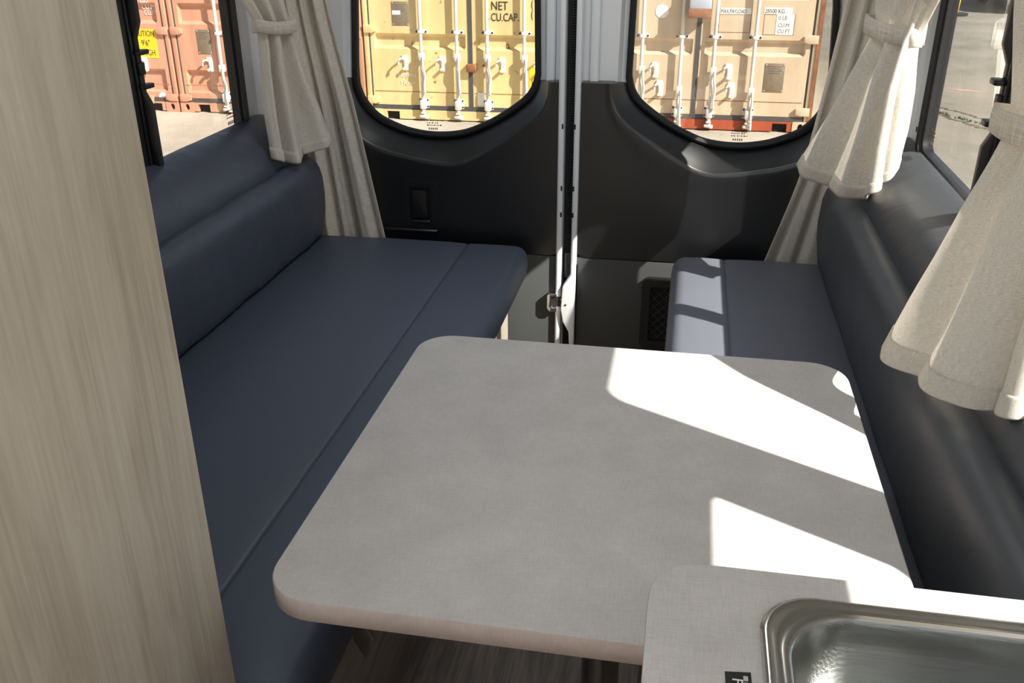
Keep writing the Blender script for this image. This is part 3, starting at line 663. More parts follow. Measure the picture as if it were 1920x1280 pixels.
# ------------------------------------------------------------------ curtains
def curtain(name, rows, folds, label, seed=0, ncol=150, nrow=70, tie=None, sharp=.35, group=None, hem=True, tie_size=None, side=1):
    """rows: list of (control points of the cloth's path from edge to edge, fold depth), top to bottom"""
    rnd = random.Random(seed); ph = [rnd.uniform(0, 6.28) for _ in range(6)]; fw = [rnd.uniform(.8, 1.2) for _ in range(6)]
    paths = [catmull(r[0], ncol) for r in rows]; amps = [r[1] for r in rows]; nr = len(rows)
    root = thing(name, tuple(paths[-1][ncol//2]), label, 'curtain', group)
    G = []
    tpos = [r[2] if len(r) > 2 else None for r in rows]
    for i in range(nrow):
        t = i/(nrow-1)*(nr-1); k = min(int(t), nr-2); f = t-k; fs = f*f*(3-2*f)*.5+f*.5
        amp = amps[k]*(1-fs)+amps[k+1]*fs; line = []
        base = []
        for j in range(ncol):
            p0 = paths[max(0, k-1)][j]; p1 = paths[k][j]; p2 = paths[k+1][j]; p3 = paths[min(nr-1, k+2)][j]
            if k == 0: p0 = p1*2-p2
            if k+2 >= nr: p3 = p2*2-p1
            # tension-limited spline
            m1 = (p2-p0)*.30; m2 = (p3-p1)*.30; ff = f
            h = (2*ff**3-3*ff**2+1)*p1+(ff**3-2*ff**2+ff)*m1+(-2*ff**3+3*ff**2)*p2+(ff**3-ff**2)*m2
            base.append(h)
        for j in range(ncol):
            a = base[max(0, j-1)]; b = base[min(ncol-1, j+1)]; tg = (b-a); tg.z = 0; tg.normalize(); nv = Vector((tg.y, -tg.x, 0))*side
            u = j/(ncol-1); w = 2*PI*folds*u
            v = i/(nrow-1)
            s1 = math.sin(w+ph[0]+.5*math.sin(2.1*v+ph[3])); s2 = math.sin(w*.47*fw[1]+ph[1]+1.2*v); s3 = math.sin(w*1.9*fw[2]+ph[2]-1.5*v)
            h = 1.9*abs(math.sin(w*.5+ph[0]*.5+.35*math.sin(2.1*v+ph[3])))-1.2+.40*s2+sharp*.45*s3
            line.append(base[j]+nv*amp*1.25*h)
        G.append(line)
    V = [p for l in G for p in l]; F = [(i*ncol+j, i*ncol+j+1, (i+1)*ncol+j+1, (i+1)*ncol+j) for i in range(nrow-1) for j in range(ncol-1)]
    cloth_w = max(.3, 1.5*max((p[-1]-p[0]).length for p in paths)); H = (paths[0][0]-paths[-1][0]).length
    uv = [(j/(ncol-1)*cloth_w, i/(nrow-1)*H) for i in range(nrow) for j in range(ncol)]
    cl = mk('cloth', V, F, M['curtain'], root, True, uv); md = cl.modifiers.new('thickness', 'SOLIDIFY'); md.thickness = .0022; md.offset = 0
    if hem:
        # stitched double hem along the bottom
        hr_ = [i for i in range(nrow) if G[i][ncol//2].z < G[-1][ncol//2].z+.035]
        V2 = [p for i in hr_ for p in G[i]]; n2 = len(hr_); F2 = [(i*ncol+j, i*ncol+j+1, (i+1)*ncol+j+1, (i+1)*ncol+j) for i in range(n2-1) for j in range(ncol-1)]
        if n2 > 1:
            uv2 = [(j/(ncol-1)*cloth_w+.3, i/(nrow-1)*H) for i in hr_ for j in range(ncol)]
            hm = mk('hem', V2, F2, M['curtain'], root, True, uv2); md = hm.modifiers.new('thickness', 'SOLIDIFY'); md.thickness = .0058; md.offset = 0
    if tie is not None:
        (a, b), dep, hgt = tie; a = Vector(a); b = Vector(b); c = (a+b)/2; u = (b-a); L = u.length/2; slope = u.z/u.length; uh = Vector((u.x, u.y, 0)).normalized(); nv = Vector((uh.y, -uh.x, 0))
        rows_ = []; K = 48
        for dz, e in ((-hgt/2, .0), (-hgt/2+.002, .0022), (0, .003), (hgt/2-.002, .0022), (hgt/2, 0)):
            r_ = []
            for q in range(K):
                t = 2*PI*q/K; cs, sn = math.cos(t), math.sin(t); sx = math.copysign(abs(cs)**.65, cs); sy = math.copysign(abs(sn)**.65, sn)
                r_.append(c+uh*(L+e)*sx+nv*(dep+e)*sy+Vector((0, 0, dz+slope*L*sx+.003*math.sin(3*t))))
            rows_.append(r_)
        V3 = [p for r_ in rows_ for p in r_]; F3 = [(i*K+j, i*K+(j+1) % K, (i+1)*K+(j+1) % K, (i+1)*K+j) for i in range(len(rows_)-1) for j in range(K)]
        uv3 = [(j/K*4*L, i*.008) for i in range(len(rows_)) for j in range(K)]
        tb_ = mk('tieback', V3, F3, M['curtain'], root, True, uv3); md = tb_.modifiers.new('thickness', 'SOLIDIFY'); md.thickness = .003
        # overlapping end of the band
        R = []
        for dz in (-hgt/2-.001, 0, hgt/2+.004):
            r_ = []
            for q in range(9):
                t = -PI/2*side+side*(-.1+q/8*1.15); cs, sn = math.cos(t), math.sin(t); sx = math.copysign(abs(cs)**.65, cs); sy = math.copysign(abs(sn)**.65, sn)
                r_.append(c+uh*(L+.006)*sx+nv*(dep+.006)*sy+Vector((0, 0, dz+slope*L*sx+.003)))
            R.append(r_)
        V4 = [p for r_ in R for p in r_]; F4 = [(i*9+j, i*9+j+1, (i+1)*9+j+1, (i+1)*9+j) for i in range(2) for j in range(8)]
        tt = mk('tieback_end', V4, F4, M['curtain'], root, True, [(j*.01, i*.015) for i in range(3) for j in range(9)]); md = tt.modifiers.new('thickness', 'SOLIDIFY'); md.thickness = .004
    return root

# left side-window curtain, gathered by a band
curtain('tied_curtain', [
    ([(-1.20, 2.10, 1.46), (-1.19, 2.30, 1.46), (-1.15, 2.47, 1.46)], .014),
    ([(-1.165, 2.28, 1.30), (-1.14, 2.38, 1.30), (-1.10, 2.47, 1.30)], .014),
    ([(-1.125, 2.375, 1.155), (-1.10, 2.42, 1.15), (-1.07, 2.462, 1.145)], .012),
    ([(-1.122, 2.365, 1.03), (-1.085, 2.40, 1.02), (-1.045, 2.47, 1.02)], .016),
    ([(-1.115, 2.345, .93), (-1.075, 2.395, .91), (-1.015, 2.485, .92)], .017),
    ([(-1.105, 2.335, .808), (-1.06, 2.39, .790), (-.992, 2.495, .826)], .016)],
    2.7, 'beige tied-back curtain hanging at the left side window', 3, tie=(((-1.133, 2.372, 1.150), (-1.062, 2.468, 1.143)), .026, .033))
curtain('long_curtain', [
    ([(-1.20, 2.60, 1.62), (-1.10, 2.59, 1.62), (-1.045, 2.58, 1.62)], .014),
    ([(-1.15, 2.59, 1.2), (-1.08, 2.585, 1.2), (-1.008, 2.58, 1.2)], .015),
    ([(-1.12, 2.59, .91), (-1.04, 2.585, .91), (-.948, 2.58, .91)], .014),
    ([(-1.10, 2.59, .46), (-1.0, 2.588, .46), (-.873, 2.585, .46)], .010)],
    3.6, 'long beige curtain hanging behind the left seat beside the rear door', 5, hem=False)
curtain('long_curtain', [
    ([(.380, 2.58, 1.62), (.45, 2.59, 1.62), (.54, 2.60, 1.62)], .013),
    ([(.370, 2.58, 1.2), (.43, 2.585, 1.2), (.50, 2.59, 1.2)], .014),
    ([(.318, 2.58, .77), (.38, 2.585, .77), (.47, 2.59, .77)], .012),
    ([(.238, 2.585, .46), (.33, 2.588, .46), (.46, 2.59, .46)], .008)],
    2.8, 'long beige curtain hanging behind the right seat beside the rear door', 9, hem=False)
curtain('tied_curtain', [
    ([(.385, 2.48, 1.46), (.44, 2.40, 1.46), (.48, 2.25, 1.46), (.51, 2.12, 1.46), (.55, 2.10, 1.46)], .012),
    ([(.395, 2.44, 1.30), (.44, 2.37, 1.30), (.47, 2.26, 1.30), (.49, 2.20, 1.30), (.525, 2.20, 1.30)], .012),
    ([(.418, 2.40, 1.175), (.440, 2.345, 1.17), (.460, 2.295, 1.168), (.478, 2.265, 1.165), (.492, 2.285, 1.162)], .010),
    ([(.375, 2.41, 1.06), (.410, 2.345, 1.05), (.450, 2.27, 1.04), (.458, 2.225, 1.04), (.492, 2.25, 1.05)], .016),
    ([(.325, 2.43, .94), (.385, 2.35, .93), (.440, 2.265, .92), (.453, 2.205, .93), (.487, 2.235, .97)], .019),
    ([(.280, 2.45, .820), (.355, 2.365, .793), (.415, 2.28, .785), (.450, 2.195, .83), (.482, 2.220, .890)], .015)],
    3.6, 'sunlit beige tied-back curtain hanging in the right rear corner', 21, tie=(((.410, 2.405, 1.178), (.496, 2.268, 1.163)), .028, .042))
curtain('tied_curtain', [
    ([(.50, 1.78, 1.46), (.51, 1.50, 1.46), (.53, 1.15, 1.46)], .014),
    ([(.47, 1.60, 1.30), (.49, 1.42, 1.30), (.52, 1.22, 1.30)], .014),
    ([(.450, 1.430, 1.150), (.462, 1.39, 1.150), (.474, 1.345, 1.150), (.486, 1.305, 1.150), (.512, 1.31, 1.150)], .011),
    ([(.415, 1.440, 1.02), (.425, 1.36, 1.02), (.445, 1.285, 1.02), (.468, 1.23, 1.03), (.505, 1.245, 1.03)], .016),
    ([(.375, 1.445, .89), (.385, 1.34, .89), (.415, 1.25, .89), (.445, 1.19, .90), (.492, 1.205, .91)], .017),
    ([(.345, 1.455, .770), (.352, 1.335, .785), (.392, 1.225, .798), (.430, 1.160, .812), (.478, 1.165, .828)], .013)],
    2.6, 'nearest beige tied-back curtain, at the right edge above the seat', 14, ncol=220, nrow=110, tie=(((.444, 1.440, 1.150), (.512, 1.295, 1.150)), .030, .040))

# ------------------------------------------------------------------ shipping containers outside
P_ = {}
P_['gasket'] = mat('door_gasket', C(78, 76, 74), .7)
P_['dark'] = mat('dark_recess', C(30, 27, 25), .9)
P_['rust'] = mat('rusty_steel', C(140, 92, 62), .8, var=.3, vscale=12)
P_['zinc'] = painted_steel('galvanised_rod', C(218, 214, 206), C(150, 110, 80), .70)
P_['plate'] = mat('stamped_data_plate', C(138, 124, 104), .5, metal=.3, var=.12, vscale=30)
P_['white'] = mat('white_lettering', C(236, 234, 230), .6)
P_['black'] = mat('black_lettering', C(52, 44, 34), .6)
P_['sticker'] = mat('yellow_warning_sticker', C(240, 200, 40), .5)
P_['patch'] = mat('repaint_patch', C(240, 236, 226), .6, var=.04, vscale=20)

def container(cx, w, y0, paint, frame, rods, grooves, label, sill=None, catches=(), plates=(), hinge_z=(.262, -.504), brackets=(.238,), guide_z=-.53, handle_z=None, casting=True, rod_mat=None):
    H = 2.9; L = 6.06; zt = GZ+H; x0, x1 = cx-w/2, cx+w/2
    root = thing('shipping_container', (cx, y0+L/2, GZ), label, 'container', 'row of shipping containers in the yard')
    rod_mat = rod_mat or P_['zinc']; sill = sill or frame
    # corrugated body
    prof = []; y = y0+.12; k = 0
    while y < y0+L-.1:
        prof += [(y, 0), (y+.07, 0), (y+.14, .036), (y+.21, .036)]; y += .28
    rows = []
    for (yy, d) in prof: rows.append([(x0+.03+d, yy, GZ+.12), (x0+.03+d, yy, zt-.05), (x1-.03-d, yy, zt-.05), (x1-.03-d, yy, GZ+.12)])
    loft('body', rows, paint, root, closed=True, caps=True, smooth=False)
    # end frame
    for a, b in ((x0, x0+.055), (x1-.055, x1)): box('corner_post', a, b, y0-.01, y0+.14, GZ+.118, zt-.118, frame, root, r=.006)
    box('header', x0, x1, y0-.01, y0+.14, zt-.12, zt, frame, root, r=.006)
    # sill with two lifting pockets
    zs0, zs1 = GZ+.012, GZ+.115
    pk_ = [(x0+.22, x0+.37), (x1-.37, x1-.22)]
    lst = [(x0+.15, pk_[0][0], y0-.015, y0+.14, zs0, zs1), (pk_[0][1], pk_[1][0], y0-.015, y0+.14, zs0, zs1), (pk_[1][1], x1-.15, y0-.015, y0+.14, zs0, zs1)]
    for a, b in pk_: lst += [(a, b, y0-.015, y0+.14, zs1-.02, zs1)]
    sl = boxes('sill', lst, sill, root)
    for a, b in pk_: box('lifting_pocket', a, b, y0+.03, y0+.12, zs0, zs1-.02, P_['dark'], sl)
    for xx, zz in ((x0, GZ), (x1-.165, GZ), (x0, zt-.118), (x1-.165, zt-.118)):
        o = rrect(xx, xx+.165, zz, zz+.118, .012, 4); oc = (xx+.0825, zz+.06)
        inn = [(oc[0]+.028*math.copysign(abs(math.cos(2*PI*(q+.5)/20-0))**1, math.cos(2*PI*(q+.5)/20)), oc[1]+.038*math.sin(2*PI*(q+.5)/20)) for q in range(20)]
        rows = [[(a, y0+.16, b) for a, b in o], [(a, y0-.022, b) for a, b in o], [(a, y0-.022, b) for a, b in inn], [(a, y0+.03, b) for a, b in inn]]
        cs_ = loft('corner_casting', rows, frame, root, closed=True, smooth=True, angle=30)
        mk('casting_hole', rows[-1], [tuple(range(20))], P_['dark'], cs_)
    # door leaves with pressed horizontal troughs
    zd0, zd1 = GZ+.165, zt-.15; g = .012
    for li, (a, b) in enumerate(((x0+.075, cx-g), (cx+g, x1-.075))):
        xs = [a, a+.045, a+.065, b-.065, b-.045, b]; zs = [zd0]
        dep = [0]
        for (q0, q1) in grooves:
            zs += [q0, q0+.035, q1-.035, q1]; dep += [0, 1, 1, 0]
        zs.append(zd1); dep.append(0); V = []; F = []
        for zi, z in enumerate(zs):
            for xi, x in enumerate(xs): V.append((x, y0+(.044 if dep[zi] and xi in (2, 3) else 0), z))
        nx = len(xs)
        F = [(i*nx+j, i*nx+j+1, (i+1)*nx+j+1, (i+1)*nx+j) for i in range(len(zs)-1) for j in range(nx-1)]
        n0 = len(V); V += [(x, y0+.05, z) for z in (zd0, zd1) for x in (a, b)]
        F += [(0, nx-1, n0+1, n0), ((len(zs)-1)*nx, (len(zs)-1)*nx+nx-1, n0+3, n0+2), (0, (len(zs)-1)*nx, n0+2, n0), (nx-1, (len(zs)-1)*nx+nx-1, n0+3, n0+1)]
        leaf = mk('door_leaf', V, F, paint, root)
        box('bottom_gasket', a-.01, b+.01, y0-.008, y0+.05, zd0-.048, zd0-.002, P_['gasket'], leaf)
        xo = a-.014 if li == 0 else b+.002
        box('side_gasket', xo-.022 if li == 0 else xo, xo+.012 if li == 0 else xo+.034, y0+.002, y0+.06, zd0, zd1, P_['gasket'], leaf)
        box('weld_seam', a+.02, b-.02, y0-.003, y0, GZ+.312, GZ+.318, P_['rust'], leaf)
        for hz in (*hinge_z, hinge_z[0]+.76, hinge_z[0]+1.5):
            hx0, hx1 = (x0+.008, a+.075) if li == 0 else (b-.075, x1-.008)
            s_ = 1 if li == 0 else -1
            pts = [(hx0, hz-.045), (hx0+.09, hz-.045), (hx1, hz-.028), (hx1, hz+.028), (hx0+.09, hz+.04), (hx0, hz+.04)] if li == 0 else [(hx1, hz-.045), (hx1-.09, hz-.045), (hx0, hz-.028), (hx0, hz+.028), (hx1-.09, hz+.04), (hx1, hz+.04)]
            prism('hinge', pts, 'y', y0-.035, y0, frame, leaf, r=.006)
    box('centre_gasket', cx-.030, cx+.018, y0-.006, y0+.055, zd0-.03, zd1, P_['gasket'], root)
    # lock rods
    for ri, rx in enumerate(rods):
        ry = y0-.05
        rd = tube('lock_rod', [(rx, ry, GZ+.035), (rx, ry, zt-.03)], .019, rod_mat, root, n=12)
        for bz in (*brackets, brackets[0]+.75, brackets[0]+1.4):
            bm = bmesh.new(); add_box(bm, rx-.065, rx+.065, y0-.012, y0, bz-.022, bz+.022, .004, 1); add_box(bm, rx-.03, rx+.03, y0-.074, y0-.008, bz-.02, bz+.02, .012, 2)
            from_bm('rod_bracket', bm, rod_mat, rd)
            for q in (-.052, .052): tube('bracket_bolt', [(rx+q, y0-.02, bz), (rx+q, y0-.01, bz)], .011, P_['dark'], rd, n=8)
        bm = bmesh.new(); add_box(bm, rx-.055, rx+.055, y0-.014, y0, guide_z-.055, guide_z+.055, .004, 1); add_box(bm, rx-.034, rx+.034, y0-.078, y0-.01, guide_z-.06, guide_z+.045, .012, 2)
        from_bm('rod_guide', bm, rod_mat, rd)
        for q in (-.045, .045):
            for q2 in (-.035, .035): tube('guide_bolt', [(rx+q, y0-.022, guide_z+q2), (rx+q, y0-.012, guide_z+q2)], .009, P_['dark'], rd, n=8)
        # cam at the foot of the rod with its keeper on the sill
        bm = bmesh.new(); add_box(bm, rx-.045, rx+.03, y0-.075, y0-.03, GZ+.04, GZ+.075, .008, 2); add_box(bm, rx-.028, rx+.028, y0-.085, y0-.03, GZ+.085, GZ+.105, .006, 1); add_box(bm, rx+.01, rx+.05, y0-.06, y0-.012, GZ+.025, GZ+.06, .006, 1)
        from_bm('rod_cam', bm, rod_mat, rd)
        hz = (handle_z[ri] if handle_z else -.10); s_ = 1 if ri in (0, 2) else .6
        bm = bmesh.new(); add_box(bm, rx-.024, rx+.040, y0-.088, y0-.03, hz-.04, hz+.04, .008, 2)
        from_bm('handle_hub', bm, rod_mat, rd)
        pts = [(rx+.022, y0-.082, hz), (rx+.026, y0-.095, hz-.10), (rx+.040*s_, y0-.075, hz-.20), (rx+.030, y0-.085, hz-.30), (rx+.034, y0-.085, hz-.40)]
        rws = tube_rows(catmull(pts, 14), .013, 8); loft('lock_handle', rws, rod_mat, rd, closed=True, caps=True)
    for (hx, hz) in catches:
        c_ = prism('handle_catch', round_poly([(hx-.030, hz+.085), (hx+.030, hz+.085), (hx+.045, hz+.05), (hx+.042, hz-.075), (hx+.012, hz-.085), (hx-.008, hz-.06), (hx-.008, hz+.02), (hx-.034, hz+.045)], .008, 3), 'y', y0-.016, y0, rod_mat, root, r=.004)
        tube('catch_hook', catmull([(hx-.012, y0-.014, hz+.045), (hx-.030, y0-.065, hz+.055), (hx-.045, y0-.085, hz+.03), (hx-.048, y0-.085, hz-.005)], 8), .012, rod_mat, c_, n=8)
        tube('catch_pin', [(hx+.002, y0-.055, hz-.055), (hx+.002, y0-.01, hz-.055)], .017, rod_mat, c_, n=8)
    for (a, b, c, d) in plates:
        p_ = box('data_plate', a, b, y0-.006, y0-.001, c, d, P_['plate'], root, r=.001)
        for q in range(4): box('plate_line', a+.03, b-.03-.02*(q % 2), y0-.0068, y0-.0058, d-.035-q*.022, d-.030-q*.022, P_['gasket'], p_)
        for (qx, qz) in ((a+.012, c+.012), (b-.012, c+.012), (a+.012, d-.012), (b-.012, d-.012)): tube('plate_rivet', [(qx, y0-.010, qz), (qx, y0-.005, qz)], .006, P_['zinc'], p_, n=8)
    return root

YC = 10.2
RUST = C(140, 84, 48)
pt_y = painted_steel('yellow_container_paint', C(222, 197, 142), RUST, .615)
pt_o = painted_steel('orange_container_paint', C(206, 152, 124), C(150, 80, 60), .68)
pt_o2 = painted_steel('pink_orange_container_paint', C(208, 152, 126), C(150, 80, 60), .68)
pt_t = painted_steel('tan_container_paint', C(210, 187, 158), C(176, 110, 70), .70)
pt_r = painted_steel('red_sill_paint', C(170, 84, 56), C(120, 70, 50), .64)
GR = [(.05, .215), (.60, .765), (1.15, 1.315), (1.68, 1.82)]
GRo = [(-.50, -.235), (.27, .50), (.98, 1.20), (1.55, 1.75)]
cy = container(-2.365, 2.43, YC, pt_y, pt_y, (-2.915, -2.512, -2.173, -1.765), GR, 'yellow shipping container with rust spots, seen through the left rear door window',
    catches=((-3.123, -.10), (-2.694, -.10), (-2.021, -.10), (-1.60, -.10)), plates=((-3.24, -3.05, .30, .545),), handle_z=(-.02, -.02, -.02, -.02))
ct = container(.075, 2.41, YC, pt_t, pt_t, (-.505, -.098, .240, .645), GR, 'tan shipping container with reddish sill, seen through the right rear door window', sill=pt_r,
    catches=((-.365, -.11), (-.305, -.30), (.400, -.11), (.440, -.30)), plates=((.775, .975, -.305, -.015),), handle_z=(-.10, -.30, -.10, -.30), hinge_z=(.23, -.50))
co = container(-4.755, 2.31, YC, pt_o, pt_o, (-5.305, -4.95, -4.56, -4.2), GRo, 'orange shipping container between the yellow one and the one with the caution sticker',
    catches=((-5.475, -.17),), plates=((-5.59, -5.42, -.05, .215),), hinge_z=(.20, -.555), brackets=(.18,), handle_z=(-.20,)*4)
ca = container(-7.14, 2.41, YC, pt_o2, pt_o2, (-7.69, -7.30, -6.97, -6.48), GRo, 'leftmost orange shipping container with yellow caution sticker and white lettering',
    catches=((-6.30, -.185),), hinge_z=(.20, -.555), brackets=(.18,), handle_z=(-.20,)*4)
yt = YC-.004
# lettering and stickers
for body, x, z, s in (('NET', -2.137, .472, .125), ('CU.CAP.', -2.137, .360, .115)): text('lettering', body, (x, yt, z), s, P_['black'], cy, sx=.80 if body == 'NET' else .72)
for z in (.50, .40): text('lettering', '(', (-1.70, yt, z), .11, P_['black'], cy, sx=.7)
sy = box('height_sticker', -1.715, -1.56, YC-.003, YC-.0005, -.335, -.10, P_['sticker'], cy); text('sticker_print', 'HIGH', (-1.69, yt, -.30), .085, P_['black'], sy, sx=.6)
box('plate_sticker', -3.235, -3.145, YC-.0085, YC-.0065, .41, .452, P_['patch'], cy)
box('paint_patch', -2.30, -2.22, YC-.004, YC-.0005, -.545, -.40, P_['patch'], cy)
keep = box('seal_keeper', -2.41, -2.30, YC-.06, YC, -.175, -.09, P_['rust'], cy, r=.01)
text('chalk_scrawl', 'Bumma', (-3.22, yt, -.25), .075, P_['patch'], cy); text('chalk_scrawl', 'Floor', (-3.18, yt, -.335), .075, P_['patch'], cy)
s1 = box('caution_sticker', -6.43, -6.105, YC-.003, YC-.0005, -.112, .212, P_['sticker'], ca)
text('sticker_print', 'CAUTION', (-6.405, yt, .132), .088, P_['black'], s1, sx=.72); text('sticker_print', '9\'6"', (-6.30, yt, .025), .092, P_['black'], s1, sx=.8); text('sticker_print', 'HIGH', (-6.30, yt, -.082), .092, P_['black'], s1, sx=.72)
for body, x, z, s, k, dy in (('LBS', -6.235, .500, .085, .8, 0), ('CU.M.', -6.245, .425, .085, .8, .038), ('CU.FT.', -6.225, .362, .075, .78, .042), ('PAYLOAD', -6.905, .500, .085, .8, 0), ('CU.CAP.', -6.905, .425, .085, .8, .038), ('CU.CAP.', -6.89, .362, .075, .78, .042)):
    text('lettering', body, (x, yt+dy, z), s, P_['white'], ca, sx=k)
def disc(name, x, z, r, m, parent):
    n = 24; o = tube(name, [(x, YC-.004, z), (x, YC-.0005, z)], r, m, parent, n=n); return o
d1 = disc('round_sticker', -6.134, -.554, .05, P_['white'], ca)
text('sticker_print', '+', (-6.134, yt-.001, -.585), .09, pt_o, d1, align='CENTER')
disc('round_sticker', -.322, .482, .068, P_['patch'], ct)
b1 = box('payload_strip', .270, .575, YC-.003, YC-.0005, .462, .522, P_['patch'], ct); text('lettering', 'MAX.PAYLOAD', (.275, yt, .472), .055, P_['black'], b1, sx=.68)
b2 = box('payload_strip', .705, .985, YC-.003, YC-.0005, .468, .532, P_['patch'], ct); text('lettering', '28500 KG', (.712, yt, .478), .058, P_['gasket'], b2, sx=.82)
b3 = box('repaint_patch', .835, 1.01, YC-.003, YC-.0005, .268, .466, P_['patch'], ct)
for body, z in (('0 LB', .415), ('CU.M', .345), ('CU.FT', .285)): text('lettering', body, (.855, yt, z), .055, P_['plate'], b3, sx=.85)
for a, b, c, d in ((.262, .584, .283, .458), (.712, 1.02, .265, .462)):
    boxes('panel_outline', [(a, b, YC-.0018, YC-.0003, c, c+.005), (a, b, YC-.0018, YC-.0003, d, d+.005), (a, a+.005, YC-.0018, YC-.0003, c, d), (b-.005, b, YC-.0018, YC-.0003, c, d)], P_['rust'], ct)
lkb = box('lock_box', -.045, .175, YC-.17, YC-.01, .52, .70, mat('blue_grey_lock_box', C(176, 184, 198), .5, var=.1, vscale=10), ct, r=.01)
box('lock_box_base', -.055, .178, YC-.18, YC-.01, .435, .525, P_['rust'], lkb, r=.008)
box('container_end', 1.26, 1.30, YC-.02, YC+.02, -.6, 2.0, P_['rust'], ct)

# ------------------------------------------------------------------ yard details
# cracks in the concrete with weeds
M['crack'] = mat('crack_shadow', C(70, 66, 48), .95); M['weed'] = mat('weed_green', C(70, 82, 44), .8)
def crack(pts, w):
    P = catmull([(x, y, 0) for x, y in pts], 60); V = []; F = []
    for i, p in enumerate(P):
        t = (P[min(i+1, 59)]-P[max(i-1, 0)]).normalized(); nv = Vector((-t.y, t.x, 0)); ww = w*random.uniform(.3, 1.2); j = random.uniform(-.04, .04)
        V += [tuple(p+nv*(j+ww))[:2]+(GZ+.003,), tuple(p+nv*(j-ww))[:2]+(GZ+.003,)]
        if i: F.append((2*i-2, 2*i-1, 2*i+1, 2*i))
    mk('crack', V, F, M['crack'], ground)
crack([(2.75, 12.2), (3.0, 11.9), (3.25, 11.4), (3.4, 10.9), (3.55, 10.4)], .022)
crack([(2.7, 11.9), (2.95, 11.3), (3.2, 10.7), (3.55, 10.35)], .035)
wb = bmesh.new()
for k in range(90):
    t = random.random(); px_ = 2.7+t*.85+random.uniform(-.03, .03); py_ = 11.9-t*1.55+random.uniform(-.06, .06)
    for q in range(4):
        a = random.uniform(0, 6.28); h_ = random.uniform(.01, .04); b0 = wb.verts.new((px_-.008, py_, GZ)); b1_ = wb.verts.new((px_+.008, py_, GZ)); tp = wb.verts.new((px_+.02*math.cos(a), py_+.02*math.sin(a), GZ+h_)); wb.faces.new((b0, b1_, tp))
wo = from_bm('weeds', wb, M['weed'], None, smooth=False); tag(wo, 'thin green weeds growing in the cracked concrete', 'weeds', kind='stuff')
M['red_mark'] = mat('faded_red_paint', C(206, 140, 124), .9)
def smear(x0, x1, y0, y1, w):
    P = [(x0+(x1-x0)*i/14, y0+(y1-y0)*i/14+random.uniform(-.02, .02)) for i in range(15)]; V = []; F = []
    for i, (x, y) in enumerate(P):
        ww = w*math.sin(PI*(i+.3)/14.6)*random.uniform(.5, 1); V += [(x, y+ww, GZ+.002), (x, y-ww, GZ+.002)]
        if i: F.append((2*i-2, 2*i-1, 2*i+1, 2*i))
    mk('paint_mark', V, F, M['red_mark'], ground)
smear(3.36, 3.86, 13.30, 13.1, .05); smear(3.9, 4.4, 13.05, 12.75, .10)
# yellow marker post
bo = thing('marker_post', (5.75, 23.3, GZ), 'thin yellow post standing far off on the concrete', 'post')
tube('post', [(5.75, 23.3, GZ+.03), (5.84, 23.3, GZ+1.6)], .085, mat('safety_yellow', C(240, 176, 30), .5), bo, n=12)
tube('post_base', [(5.75, 23.3, GZ), (5.75, 23.3, GZ+.05)], .30, P_['dark'], bo, n=16)  # wide dark disc stands in for the post's shadow
# litter
pp = mk('paper_scrap', [(-4.62, 9.05, GZ+.012), (-4.36, 9.00, GZ+.014), (-4.33, 9.12, GZ+.03), (-4.58, 9.15, GZ+.012)], [(0, 1, 2, 3)], P_['patch']); md = pp.modifiers.new('thickness', 'SOLIDIFY'); md.thickness = .004
tag(pp, 'white scrap of paper lying on the ground by the orange containers', 'litter')
wp = prism('wood_stick', [(-6.30, GZ), (-6.25, GZ), (-6.20, GZ+.20), (-6.25, GZ+.20)], 'y', YC-.11, YC-.07, mat('weathered_stick', C(190, 160, 120), .8)); tag(wp, 'short pale stick leaning on the leftmost container sill', 'stick')

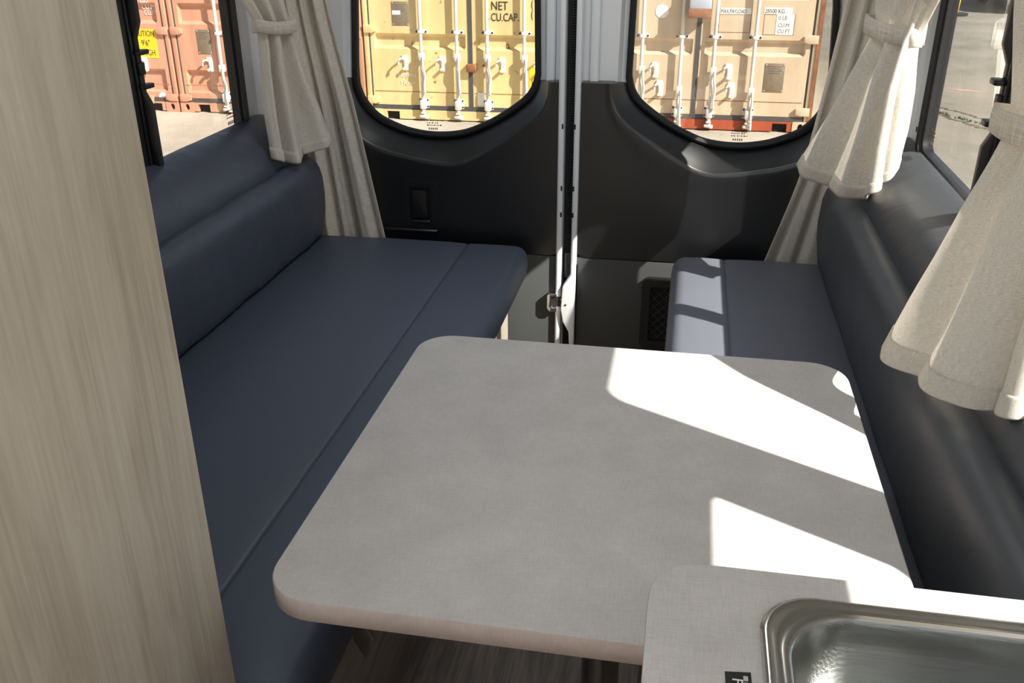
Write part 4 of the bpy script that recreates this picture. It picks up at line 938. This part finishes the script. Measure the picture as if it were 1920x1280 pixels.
# parked cars far to the right
M['car_paint'] = mat('dark_grey_car_paint', C(58, 60, 66), .3, metal=.3, coat=.6); M['car_glass'] = mat('dark_car_glass', C(22, 25, 28), .1)
def car(x, y, rot, label):
    """hatchback, 4.1 m long, nose towards local +u"""
    root = thing('parked_car', (x, y, GZ), label, 'car', 'cars parked in the yard'); c, sn = math.cos(rot), math.sin(rot)
    W = lambda u, v, z: (x+u*c-v*sn, y+u*sn+v*c, GZ+z)
    side = [(-2.05, .35), (-2.05, .75), (-1.95, 1.0), (-1.62, 1.42), (-1.2, 1.50), (-.1, 1.48), (.45, 1.30), (1.0, .98), (1.7, .84), (2.0, .65), (2.05, .38), (1.85, .25), (-1.9, .25)]
    rows = []
    for v, k, dz in ((-.86, 0, 0), (-.80, 0, .0), (-.60, 1, .0), (0, 1, .02), (.60, 1, 0), (.80, 0, 0), (.86, 0, 0)):
        r = []
        for u, z in side:
            zz = z if k else min(z, .95); inset = .97 if abs(v) > .85 else 1
            r.append(W(u*inset, v, zz*(1 if abs(v) < .85 else .96)+dz))
        rows.append(r)
    loft('body', rows, M['car_paint'], root, closed=True, caps=True, angle=45)
    cab_ = [(-1.75, .97), (-1.55, 1.38), (-1.2, 1.455), (-.1, 1.44), (.40, 1.28), (.92, .97)]
    for v0, v1 in ((-.80, -.615), (.80, .615)):
        V = [W(u, v0 if z < 1 else v1*1.01, z) for u, z in cab_]+[W(u, (v0 if z < 1 else v1)*.9, z) for u, z in cab_]; n = len(cab_)
        mk('side_window', V, [tuple(range(n)), tuple(range(n, 2*n))]+[(i, (i+1) % n, n+(i+1) % n, n+i) for i in range(n)], M['car_glass'], root)
    mk('windscreen', [W(.96, -.60, 1.02), W(.96, .60, 1.02), W(.02, .56, 1.475), W(.02, -.56, 1.475), W(.90, -.60, .99), W(.90, .60, .99), W(-.02, .56, 1.44), W(-.02, -.56, 1.44)], [(0, 1, 2, 3), (4, 5, 6, 7), (0, 1, 5, 4), (1, 2, 6, 5), (2, 3, 7, 6), (3, 0, 4, 7)], M['car_glass'], root)
    for u in (-1.25, 1.3):
        for v in (-.78, .78):
            w_ = tube('wheel', [W(u, v-.10, .31), W(u, v-.09, .31), W(u, v+.09, .31), W(u, v+.10, .31)], [.28, .31, .31, .28], M['rubber'], root, n=24); tube('hub_cap', [W(u, v-.105, .31), W(u, v+.105, .31)], .17, M['chrome'], w_, n=16)
    for v in (-.6, .6): tube('headlamp', [W(1.93, v, .66), W(2.02, v, .64)], [.12, .09], M['print_white'], root, n=12)
car(7.75, 17.3, PI/2+.15, 'dark hatchback parked in the yard beyond the right window, nearer one'); car(8.05, 25.6, PI/2, 'dark hatchback parked farther off in the yard beyond the yellow post')
